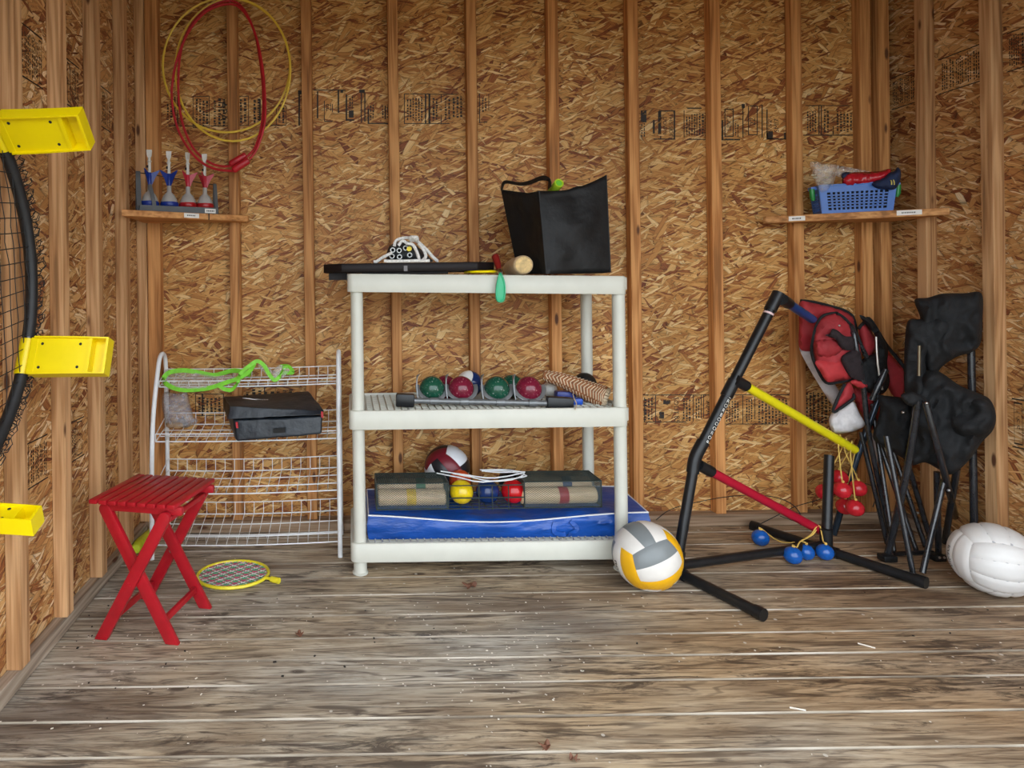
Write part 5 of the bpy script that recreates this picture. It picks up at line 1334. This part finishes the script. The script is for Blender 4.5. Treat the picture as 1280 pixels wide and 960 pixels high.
# things in the basket
mb = MB(); vsx = [BQ(x, y, z) for z in (.004, .088) for x, y in ((-W2 + .012, .010), (W2 - .012, .010), (W2 - .012, D2 - .010), (-W2 + .012, D2 - .010))]  # added dark block, makes the basket holes read dark
mb.hexa([vsx[0], vsx[1], vsx[2], vsx[3], vsx[4], vsx[5], vsx[6], vsx[7]])
solo(mb, 'dark_filler', M('dark_filler_matte', (.010, .011, .018), .8), 'added dark pouch filling the inside of the blue basket', 'filler', BQ(0, .04, .004), bevel=.010, seg=3)
yb_ = 2.29
t = thing('zip_bag', 'clear zip-top bag of odds and ends at the left of the blue basket', 'bag', P(1035, 236, yb_))
mb = MB(); puff(mb, [(1013, 202), (1030, 204), (1048, 207), (1044, 220), (1038, 236), (1026, 242), (1020, 230), (1015, 216)], 2.325, .018, step=4, edge=9, fold=.010, freq=.12, seed=11, tilt=lambda x, y: -.0006 * (x - 1013)); mb.build('film', m_film, t, smooth=True, angle=80)
mb = MB(); mb.tube([P(1048.5, 206, 2.305), P(1040, 232, 2.29)], .0018, 5); mb.build('zip_strip', m_film, t)
for k, (a, b) in enumerate(((1019, 222), (1023, 226), (1028, 228), (1033, 222), (1034, 229), (1017, 219))):
    mb = MB(); mb.sphere(P(a, b, 2.322), .007, 8, (1.4, .7, .6)); mb.build('content', M('cream_bits', (.6, .52, .36), .5), t, smooth=True)
t = thing('clear_bag', 'clear plastic bag lying over the red package in the blue basket', 'bag', P(1075, 226, yb_))
mb = MB(); puff(mb, [(1049, 207), (1070, 211), (1090, 215), (1100, 218), (1085, 221), (1060, 221), (1048, 222), (1044, 214)], 2.315, .012, step=4, edge=7, fold=.006, freq=.14, seed=12); mb.build('film', m_film, t, smooth=True, angle=80)
t = thing('red_package', 'red plastic-wrapped package lying in the blue basket', 'package', P(1080, 234, yb_))
m_rfoil = M('red_glossy_wrap', (.42, .012, .022), .18, var=.25, scale=30, bmp=.4)
mb = MB(); puff(mb, [(1053, 222), (1062, 216), (1080, 215), (1098, 214), (1113, 211), (1112, 220), (1104, 226), (1085, 230), (1064, 233), (1054, 231)], 2.295, .022, step=3.5, edge=9, fold=.008, freq=.16, seed=13, tilt=lambda x, y: -.0008 * (x - 1060)); mb.build('wrap', m_rfoil, t, smooth=True, angle=80)
mb = MB(); puff(mb, [(1052, 217), (1060, 215), (1068, 217), (1062, 222), (1053, 224)], 2.30, .016, step=3, edge=5, fold=.003, freq=.2, seed=3); tag(mb.build('flap', M('navy_cloth', (.012, .02, .06), .7), t, smooth=True, angle=80), 'navy blue flap')
t = thing('work_glove', 'navy blue glove with a pale stripe at the right end of the blue basket', 'glove', P(1112, 236, yb_))
m_navy = M('navy_knit', (.010, .022, .07), .8, var=.3, scale=60, bmp=.3)
mb = MB(); puff(mb, [(1090, 229), (1104, 222), (1112, 216), (1118, 214), (1122, 209), (1126, 214), (1125, 226), (1119, 236), (1108, 237), (1095, 235)], 2.262, .026, step=3.2, edge=8, fold=.005, freq=.15, seed=14, tilt=lambda x, y: -.0011 * (x - 1090)); mb.build('cloth', m_navy, t, smooth=True, angle=80)
for k in (0, 3.2):
    mb = MB(); mb.tube(smooth_path([P(1110 + k, 222, 2.222), P(1114 + k, 226, 2.208), P(1114.5 + k, 231, 2.206)], 4), .0018, 5); mb.build('stripe', M('pale_yellow_stripe', (.6, .5, .1), .6), t, smooth=True)

# ------------------------------------------------------------------ ladder toss game
RB = .0158
lad = thing('ladder_game', 'half-collapsed black pipe ladder toss frame with yellow, red and blue rungs', 'game', F(940, 690))
def pipe(pts, r, name, m, n=12): 
    mb = MB(); mb.tube(pts, r, n); return mb.build(name, m, lad, smooth=True)
lf0, lf1 = F(953, 768, .017), F(845, 714, .017); ldir = (lf1 - lf0).normalized()
pipe([lf0, lf1 + ldir * .24], RB, 'foot_bar', m_black); pipe([lf0 - ldir * .004, lf0 + ldir * .022], RB * 1.18, 'end_cap', m_black)
rf0, rf1 = F(1156, 728, .017), F(941, 657, .017); rmid = F(1037, 686, .017); rdir = (rf1 - rf0).normalized()
pipe([rf0, rf1], RB, 'foot_bar', m_black); pipe([rf0 - rdir * .004, rf0 + rdir * .022], RB * 1.18, 'end_cap', m_black); pipe([rf1 - rdir * .022, rf1 + rdir * .004], RB * 1.18, 'end_cap', m_black)
joint = V(lf1.x, lf1.y, .035); rj = rf0 + rdir * ((rmid - rf0).length); rj = V(rj.x, rj.y, .035)
pipe([joint, rj], RB * .95, 'base_bar', m_black)
for c, d in ((lf1, ldir), (V(rj.x, rj.y, .017), rdir)):
    pipe([c - d * .035, c + d * .035], RB * 1.2, 'tee_joint', m_black)
e0, e1, e2 = joint + V(0, 0, -.01), P(869, 572, 2.035), P(971.5, 370, 2.06)
up = pipe([e0, e1], RB, 'upright', m_black); up2 = pipe([e1, e2], RB, 'upright', m_black)
pipe([e0 + V(0, 0, -.01), e0.lerp(e1, .16)], RB * 1.2, 'tee_joint', m_black)
pipe(smooth_path([e1.lerp(e0, .14), e1, e1.lerp(e2, .10)], 4), RB * 1.22, 'elbow_joint', m_black)
pipe([e2.lerp(e1, .09), e2 + (e2 - e1).normalized() * .012], RB * 1.2, 'tee_joint', m_black)
y0_ = e1.lerp(e2, .42); pipe([e1.lerp(e2, .375), e1.lerp(e2, .475)], RB * 1.2, 'tee_joint', m_black)
def rung(a, b, m, lab):
    a, b = Vector(a), Vector(b); d = (b - a).normalized()
    o = pipe([a, b], RB * .96, 'rung', m, 14); tag(o, lab)
    pipe([a - d * .045, a + d * .012], RB * 1.18, 'tee_joint', m_black)
    return o
m_ryel = M('rung_yellow', (.80, .70, .01), .35, var=.05); m_rred = M('rung_red', (.42, .006, .028), .35, var=.08); m_rblu = M('rung_blue', (.008, .05, .20), .35, var=.08)
rung(P(929.5, 481, 2.05), P(1068, 562, 2.235), m_ryel, 'yellow rung'); rung(P(886, 588, 2.04), P(1025, 663, 2.17), m_rred, 'red rung'); rung(P(984, 378.5, 2.075), P(1015, 399, 2.215), m_rblu, 'blue rung')
pipe([rj, P(1036.5, 569, 2.2)], RB * .98, 'short_post', m_black); pipe([rj + V(0, 0, -.015), rj + V(0, 0, .055)], RB * 1.2, 'tee_joint', m_black)
# printed letters running up the upper post
ud = (e2 - e1).normalized(); vt = (V(0, 0, CAMZ) - e1.lerp(e2, .2)).normalized(); sd_ = ud.cross(vt).normalized(); fn = sd_.cross(ud).normalized()
if fn.dot(vt) < 0: fn = -fn
if sd_.x < 0: sd_ = -sd_
mk = MB(); word = 'IBOROOOBRORO'
for k, ch in enumerate(word):
    vs, fs = text_verts(ch, .0175)
    c = e1.lerp(e2, .075 + .305 * k / (len(word) - 1)); th = .72
    nrm = (fn * math.cos(th) + sd_ * math.sin(th)); tx = (sd_ * math.cos(th) - fn * math.sin(th))
    mk.add([c + nrm * (RB + .0006) - ud * 0 + tx * (v.x) + ud * v.y for v in vs], fs)
pipe([e1.lerp(e2, .885), e1.lerp(e2, .896)], RB * 1.03, 'tape_ring', M('pale_pink_tape', (.7, .5, .5), .5))
mk.build('post_lettering', M('white_print', (.8, .8, .78), .5), up2)
m_bred = ball_mat('bola_red', (.58, .02, .03)); m_bblue = ball_mat('bola_blue', (.008, .10, .42)); m_string = M('yellow_cord', (.66, .44, .10), .7, var=.2)
def bola(pa, pb, over, m, label, r=.0285):
    t = thing('bola', label, 'bola', V(*(pa - V(0, 0, r))), 'bolas of the ladder game')
    for p in (pa, pb):
        mb = MB(); mb.sphere(p, r, 22); mb.build('ball', m, t, smooth=True)
    path = [pa + V(0, 0, r * .9), pa + V(0, 0, r + .006)] + over + [pb + V(0, 0, r + .006), pb + V(0, 0, r * .9)]
    mb = MB(); mb.tube(smooth_path(path, 4), .0022, 6); mb.build('cord', m_string, t, smooth=True)
    for p in (pa, pb):
        mb = MB(); mb.sphere(p + V(.001, -.003, r + .003), .0048, 8); mb.build('knot', m_string, t, smooth=True)
def over_rung(x, y, Y, w=7): return [P(x - 2, y + 7, Y - .02), P(x - .5, y - 6, Y - .021), P(x, y - 9, Y - .004), P(x + 2, y - 4, Y + .022), P(x + 3, y + 7, Y + .023)]
bola(P(1052.7, 612.7, 2.205), P(1030.4, 615, 2.25), over_rung(1050, 552, 2.222), m_bred, 'red ladder toss bola, leftmost of three on the yellow rung')
bola(P(1072, 610.3, 2.235), P(1049, 597, 2.275), over_rung(1058, 556.5, 2.23), m_bred, 'red ladder toss bola, middle one hanging from the yellow rung')
bola(P(1068.6, 635, 2.205), P(1056, 633, 2.262), over_rung(1065, 560.5, 2.236), m_bred, 'red ladder toss bola hanging lowest from the yellow rung')
def fl_(x, y, r): p = F(x, y, r); return p
bola(fl_(991, 694, .0285), V(1.455, 2.222, .0285), [P(996, 684, 2.09), P(1000, 677, 2.10), P(1012, 670, 2.13), P(1021, 658, 2.15), P(1020, 663, 2.19), P(1000, 676, 2.215), P(975, 677, 2.22)], m_bblue, 'blue ladder toss bola with one ball behind the base bar')
bola(fl_(1031, 690, .0285), fl_(1007, 690, .024), [P(1029, 677, 2.11), P(1027, 667, 2.13), P(1024, 657, 2.155), P(1016, 668, 2.14), P(1002, 676, 2.12)], m_bblue, 'blue ladder toss bola beside the short post', .0265)
# ------------------------------------------------------------------ folded camp chairs
rch = thing('camp_chair', 'folded red and white camp chair leaning in the right corner', 'chair', F(1115, 690))
def chair_tube(pts, parent, r=.0082, name='leg', m=None): 
    mb = MB(); mb.tube(smooth_path(pts, 3) if len(pts) > 2 else pts, r, 10); return mb.build(name, m or m_blacktube, parent, smooth=True)
def cloth(parent, outline, Y, th, m, name='fabric', trim=None, **kw):
    mb = MB(); puff(mb, outline, Y, th, **kw); o = mb.build(name, m, parent, smooth=True, angle=75)
    return o
def trim(parent, pts, Y, r=.0048, fn=None):
    mb = MB(); mb.tube(smooth_path([P(a, b, Y + (fn(a, b) if fn else 0)) for a, b in pts], 4), r, 7); mb.build('binding', m_blackcloth, parent, smooth=True)
# back panel, white flap, arm loop, pocket
cloth(rch, [(1000, 376), (1018, 378), (1040, 383), (1058, 389), (1068, 398), (1071, 420), (1066, 445), (1045, 450), (1022, 440), (1000, 436), (999, 405)], 2.30, .030, m_redcloth, 'back_fabric', step=5, edge=16, fold=.014, freq=.055, seed=21)
trim(rch, [(1001, 375.5), (1018, 377.5), (1040, 383), (1058, 389), (1067, 398), (1071, 418)], 2.295)
cloth(rch, [(999, 436), (1012, 437), (1024, 438), (1038, 470), (1054, 500), (1058, 530), (1050, 522), (1041, 508), (1020, 475)], 2.31, .018, m_whitecloth, 'white_fabric', step=5, edge=9, fold=.008, freq=.08, seed=22)
cloth(rch, [(1016, 440), (1017, 420), (1021, 405), (1028, 396), (1042, 391), (1052, 394), (1066, 410), (1074, 428), (1077, 450), (1074, 468), (1062, 475), (1048, 477), (1033, 478), (1023, 462)], 2.225, .030, m_redcloth, 'arm_fabric', step=4, edge=18, fold=.016, freq=.06, seed=23)
trim(rch, [(1046, 391), (1037, 392), (1027, 396), (1020, 408), (1016, 425), (1014.5, 440), (1020, 458), (1032, 478), (1048, 478), (1062, 475), (1072, 470)], 2.222)
trim(rch, [(1046, 391), (1056, 398), (1068, 412), (1076, 430)], 2.215)
cloth(rch, [(1019, 452), (1035, 451), (1050, 450), (1056, 459), (1061, 471), (1048, 475), (1034, 477), (1026, 466)], 2.198, .018, M('bright_red_canvas', (.46, .03, .035), .7, var=.12, bmp=.1), 'arm_pad', step=4, edge=10, fold=.004, freq=.09, seed=24)
cloth(rch, [(1018, 428), (1030, 424), (1044, 425), (1054, 436), (1046, 444), (1034, 447), (1022, 444)], 2.195, .022, m_redcloth, 'arm_pad', step=4, edge=10, fold=.006, freq=.09, seed=34)
cloth(rch, [(1031, 419), (1037, 417), (1040, 411), (1047, 413), (1056, 420), (1067, 422), (1068, 436), (1058, 438), (1050, 434), (1044, 424)], 2.178, .014, M('black_mesh_and_gap', (.02, .012, .014), .9, var=.4, scale=120), 'mesh_and_gap', step=3.5, edge=6, fold=.005, freq=.12, seed=25)
cloth(rch, [(1051, 449), (1060, 440), (1074, 438), (1078, 455), (1080, 474), (1068, 474), (1060, 468)], 2.19, .015, M('black_mesh_and_gap', (.02, .012, .014), .9, var=.4, scale=120), 'mesh_and_gap', step=4, edge=8, fold=.008, freq=.1, seed=26)  # dark cloth piece stands in for the shaded gap under the arm
cloth(rch, [(1073, 411), (1080, 404), (1088, 412), (1096, 428), (1093, 440), (1085, 449), (1078, 435)], 2.27, .02, m_redcloth, 'back_fabric', step=4, edge=9, fold=.006, freq=.09, seed=27)
cloth(rch, [(1104, 434), (1116, 446), (1129, 462), (1131, 480), (1127, 500), (1114, 492), (1106, 470)], 2.30, .02, m_redcloth, 'back_fabric', step=4, edge=9, fold=.006, freq=.09, seed=28)
trim(rch, [(1073, 411), (1080, 403), (1086, 398), (1096, 412), (1107, 430), (1120, 446), (1131, 460)], 2.262, .006)
cloth(rch, [(1074, 394), (1083, 397), (1094, 408), (1103, 422), (1110, 436), (1109, 455), (1112, 478), (1104, 492), (1088, 492), (1076, 478), (1074, 455), (1082, 446), (1094, 440), (1094, 420), (1082, 406)], 2.245, .022, m_blackcloth, 'strap_fabric', step=4, edge=8, fold=.012, freq=.09, seed=29)
cloth(rch, [(1055, 482), (1062, 478), (1068, 490), (1066, 498), (1055, 506), (1044, 515), (1041, 512), (1048, 496)], 2.205, .018, m_redcloth, 'pocket_fabric', step=3.5, edge=9, fold=.005, freq=.1, seed=30)
trim(rch, [(1056, 480), (1048, 496), (1041, 515), (1054, 508), (1067, 498), (1066, 492)], 2.195)
cloth(rch, [(1041, 515), (1054, 508), (1066, 501), (1074, 516), (1081, 531), (1070, 538), (1055, 541.5), (1041, 540), (1036, 526)], 2.205, .022, M('light_grey_canvas', (.60, .58, .58), .85, var=.15, scale=40, bmp=.3), 'pocket_fabric', step=4, edge=9, fold=.008, freq=.1, seed=31)
cloth(rch, [(1063, 478), (1070, 474), (1083, 480), (1083, 486), (1074, 485)], 2.20, .012, M('bright_red_canvas', (.46, .03, .035)), 'strap_fabric', step=3, edge=5, fold=.003, freq=.1, seed=32)
cloth(rch, [(1066, 485), (1078, 487), (1092, 492), (1100, 505), (1098, 525), (1086, 540), (1078, 520), (1068, 500)], 2.29, .02, m_redcloth, 'seat_fabric', step=4, edge=9, fold=.01, freq=.09, seed=33)
cloth(rch, [(1083, 540), (1096, 545), (1108, 556), (1113, 566), (1104, 574), (1099, 580), (1092, 566)], 2.30, .015, m_whitecloth, 'seat_fabric', step=4, edge=8, fold=.008, freq=.1, seed=35)
# frame tubes
def legline(x0, y0, Y0, x1, y1, parent, r=.0075):
    b = F(x1, y1 + 2, .006); a = P(x0, y0, Y0); return chair_tube([a, b], parent, r)
chair_tube([P(1060, 404, 2.235), P(1066, 412, 2.205), P(1071, 440, 2.19), P(1079, 480, 2.2), P(1087, 549, 2.21), F(1115, 676, .006)], rch, .0082, 'back_post')
chair_tube([P(1072, 425, 2.235), P(1084, 448, 2.235), P(1093, 470, 2.24)], rch, .0075, 'arm_tube')
legline(1076, 540, 2.25, 1109, 678, rch); legline(1090, 505, 2.26, 1118, 690, rch, .007)
legline(1100, 555, 2.24, 1146, 688, rch); legline(1108, 540, 2.27, 1157, 682, rch); legline(1120, 530, 2.28, 1163, 672, rch, .0085)
chair_tube([P(1100, 494, 2.235), P(1070, 575, 2.26), F(1042, 668, .006)], rch, .0105, 'front_post', M('blued_steel_tube', (.03, .045, .065), .2, .5, var=.2))
chair_tube([P(1095, 421, 2.215), P(1097, 455, 2.205), P(1102.5, 487, 2.205)], rch, .0036, 'rod', M('bright_rod', (.6, .57, .52), .3, .7))
chair_tube([P(1107, 462, 2.2), P(1098, 482, 2.2), P(1090, 500, 2.21)], rch, .011, 'arm_tube')
for x, y, Y in ((1141.5, 595, 2.262), (1147, 641, 2.225), (1049, 407, 2.192)):
    mb = MB(); mb.sphere(P(x, y, Y), .0045, 10); mb.build('rivet', m_screw, rch, smooth=True)
bch = thing('camp_chair', 'folded black camp chair standing in the right corner behind the white volleyball', 'chair', F(1150, 705))
tl = lambda x, y: -.0013 * (x - 1160)
cloth(bch, [(1143, 375), (1160, 372), (1178, 367), (1205, 366.5), (1227, 367), (1228, 400), (1226, 428), (1215, 440), (1196, 446), (1178, 458), (1168, 470), (1158, 462), (1150, 440), (1148, 410), (1150, 396)], 2.07, 0.036, m_blackcloth, 'back_fabric', step=4, edge=14, fold=.019, freq=.032, seed=41, tilt=lambda x, y: -.0008 * (x - 1160), round_=True)
cloth(bch, [(1135, 401), (1150, 399), (1166, 397), (1182, 398), (1190, 410), (1180, 430), (1164, 438), (1158, 456), (1160, 480), (1154, 500), (1140, 502), (1131, 490), (1130, 455), (1131, 425)], 2.055, 0.032, m_blackcloth, 'arm_fabric', step=4, edge=14, fold=.019, freq=.032, seed=42, tilt=lambda x, y: -.0010 * (x - 1160))
cloth(bch, [(1150, 470), (1166, 462), (1180, 468), (1200, 482), (1222, 491), (1238, 500), (1245, 520), (1241, 538), (1228, 552), (1214, 572), (1198, 588), (1186, 593), (1172, 586), (1156, 578), (1136, 580), (1138, 540), (1140, 505)], 2.055, 0.040, m_blackcloth, 'seat_fabric', step=4, edge=14, fold=.019, freq=.032, seed=43, tilt=tl)
cloth(bch, [(1186, 520), (1198, 503), (1218, 497), (1236, 502), (1244, 520), (1238, 540), (1220, 548), (1200, 545), (1188, 535)], 2.028, 0.036, m_blackcloth, 'cup_pocket', step=4, edge=14, fold=.019, freq=.032, seed=44, tilt=tl)
cloth(bch, [(1096, 494), (1110, 495), (1128, 497), (1140, 500), (1146, 520), (1140, 548), (1132, 572), (1116, 565), (1100, 556), (1091, 546), (1097, 525), (1100, 508)], 2.10, 0.032, m_blackcloth, 'seat_fabric', step=4, edge=14, fold=.019, freq=.032, seed=45, tilt=tl)
cloth(bch, [(1126, 494), (1140, 490), (1156, 497), (1158, 505), (1148, 508), (1134, 506)], 2.0, .018, m_blackcloth, 'strap_fabric', step=3.5, edge=6, fold=.006, freq=.1, seed=46)
chair_tube([P(1148, 500, 1.985), P(1133, 592, 2.04), F(1109, 695, .008)], bch, .0105)
legline(1108, 545, 2.06, 1141, 714, bch, .0078); legline(1180, 600, 2.03, 1153, 714, bch, .0085)
chair_tube([P(1157, 503, 1.965), P(1180, 590, 1.985), F(1199, 664, .008)], bch, .0095)
legline(1196, 585, 2.03, 1181, 676, bch, .0095); legline(1171, 590, 2.08, 1173, 690, bch, .009)
b = P(1217, 600, 2.085); chair_tube([P(1213.5, 420, 2.085), V(b.x, 2.085, .006)], bch, .0105, 'back_post')
chair_tube([P(1149, 432, 1.995), P(1148.5, 470, 1.99)], bch, .004, 'rod', M('dull_brass_rod', (.16, .13, .08), .4, .6))
for x, y, Y in ((1158, 504, 1.952), (1129, 515.5, 2.045), (1186, 613, 2.0)):
    mb = MB(); mb.sphere(P(x, y, Y), .005, 10); mb.build('rivet', m_screw, bch, smooth=True)
for x, y, w in ((1109, 697, .046), (1171, 696, .04)):
    p = F(x, y, .011); mb = MB(); mb.box(p, (w, .034, .021)); mb.build('foot_cap', m_black, bch, bevel=.004)
p, q = F(1118, 692, .016), F(1166, 690, .016); mb = MB(); mb.bar(p, q, .012, .008, (0, 0, 1)); mb.build('foot_bracket', m_black, bch)
for x in (1168, 1174):
    mb = MB(); mb.sphere(F(x, 694, .016) + V(0, -.018, 0), .0042, 8); mb.build('rivet', m_screw, bch, smooth=True)

# ------------------------------------------------------------------ wire, leaves, chips
q = smooth_path([P(820, 650, 2.36), P(838, 637, 2.37), P(870, 628, 2.38), P(905, 621.5, 2.385), P(938, 619, 2.385), P(966, 621, 2.38), P(988, 629, 2.37), P(1000, 642, 2.36), P(998, 652, 2.35), P(975, 645, 2.345)], 5)
w2 = smooth_path([F(936, 661, .003), P(950, 655, 2.375), P(968, 646, 2.37), P(992, 634, 2.365), P(1022, 625, 2.36), P(1050, 616, 2.36), P(1075, 605, 2.36), P(1090, 608, 2.36), P(1094, 622, 2.35), P(1091, 634, 2.345)], 5)
t = thing('black_wire', 'thin black springy wire looping along the foot of the back wall behind the ladder', 'wire', F(936, 661))
mb = MB(); mb.tube(q, .0016, 6); mb.build('wire_loop', m_cord, t, smooth=True)
mb = MB(); mb.tube(w2, .0016, 6); mb.build('wire_loop', m_cord, t, smooth=True)
m_leaf = M('dry_leaf', (.16, .065, .035), .7, var=.35, scale=80)
def leaf(x, y, s, rot, label, lobes=5):
    c = F(x, y, .004); vs = []; n = lobes * 6
    for k in range(n):
        a = 2 * PI * k / n; r = s * (.55 + .45 * abs(math.cos(a * lobes / 2)) ** 1.5) * (1 - .25 * math.cos(a + 1))
        vs.append(c + V(r * math.cos(a + rot), r * .8 * math.sin(a + rot), .006 * math.sin(a * 3 + rot) + .004))
    mb = MB(); k = len(vs); up_ = [v + V(0, 0, .0012) for v in vs]
    mb.add([c + V(0, 0, .002)] + vs + [c + V(0, 0, .0035)] + up_, [(0, 1 + (i + 1) % k, 1 + i) for i in range(k)] + [(k + 1, k + 2 + i, k + 2 + (i + 1) % k) for i in range(k)] + [(1 + i, 1 + (i + 1) % k, k + 2 + (i + 1) % k, k + 2 + i) for i in range(k)])
    mb.tube([c, c + V(s * 1.3 * math.cos(rot + PI), s * 1.1 * math.sin(rot + PI), .004)], .0009, 4)
    solo(mb, 'dry_leaf', m_leaf, label, 'leaf', V(c.x, c.y, 0), 'dry leaves on the floor')
leaf(589, 733, .024, .4, 'brown lobed dry leaf on the floor in front of the shelf unit')
leaf(375, 793.5, .013, 1.9, 'small reddish dry leaf on the floor right of the stool', 3)
leaf(683, 934, .014, .9, 'dark curled dry leaf on the front boards, left of a smaller one', 3)
leaf(717, 949, .010, 2.6, 'tiny dark dry leaf at the bottom edge of the photo', 3)
def scatter(n, name, m, fn, smin, smax, seed):
    r_ = random.Random(seed); mb = MB()
    for k in range(n):
        p = fn(r_)
        if p.x < -.79 or p.x > 2.08 or p.y > 2.38 or p.y < .6: continue
        s = r_.uniform(smin, smax); a = r_.uniform(0, PI); R = Matrix.Rotation(a, 3, 'Z')
        mb.box(p + V(0, 0, s * .15 + .0006), (s * r_.uniform(.7, 1.5), s * r_.uniform(.5, 1.0), s * .3), R)
    o = mb.build(name, m); tag(o, kind='stuff'); return o
o = scatter(300, 'wood_chips', M('pale_chips', (.72, .66, .56), .8, var=.2), lambda r: F(r.choice([r.gauss(180, 90), r.gauss(640, 60), r.uniform(0, 1280)]), min(958, abs(r.gauss(0, 90)) + 740), 0), .0015, .0042, 3)
tag(o, 'pale wood chips and specks scattered over the floor boards', 'chips')
o = scatter(70, 'dark_crumbs', M('dark_crumbs', (.03, .025, .02), .9), lambda r: F(r.choice([r.gauss(110, 60), r.uniform(0, 1280)]), min(958, abs(r.gauss(0, 70)) + 740), 0), .002, .006, 4)
tag(o, 'dark dirt crumbs scattered over the floor boards', 'crumbs')
for x, y, a, L, lab in ((1083, 807, -.7, .035, 'pale wood sliver on the floor below the ladder frame'), (997, 886, -.35, .03, 'pale wood sliver on the front boards at the right')):
    p = F(x, y, .0025); d = V(math.cos(a), math.sin(a), 0); mb = MB(); mb.tube([p - d * L / 2, p + d * L / 2], .0018, 5); solo(mb, 'wood_sliver', M('pale_chips', (.72, .66, .56)), lab, 'sliver', V(p.x, p.y, 0), 'wood slivers')
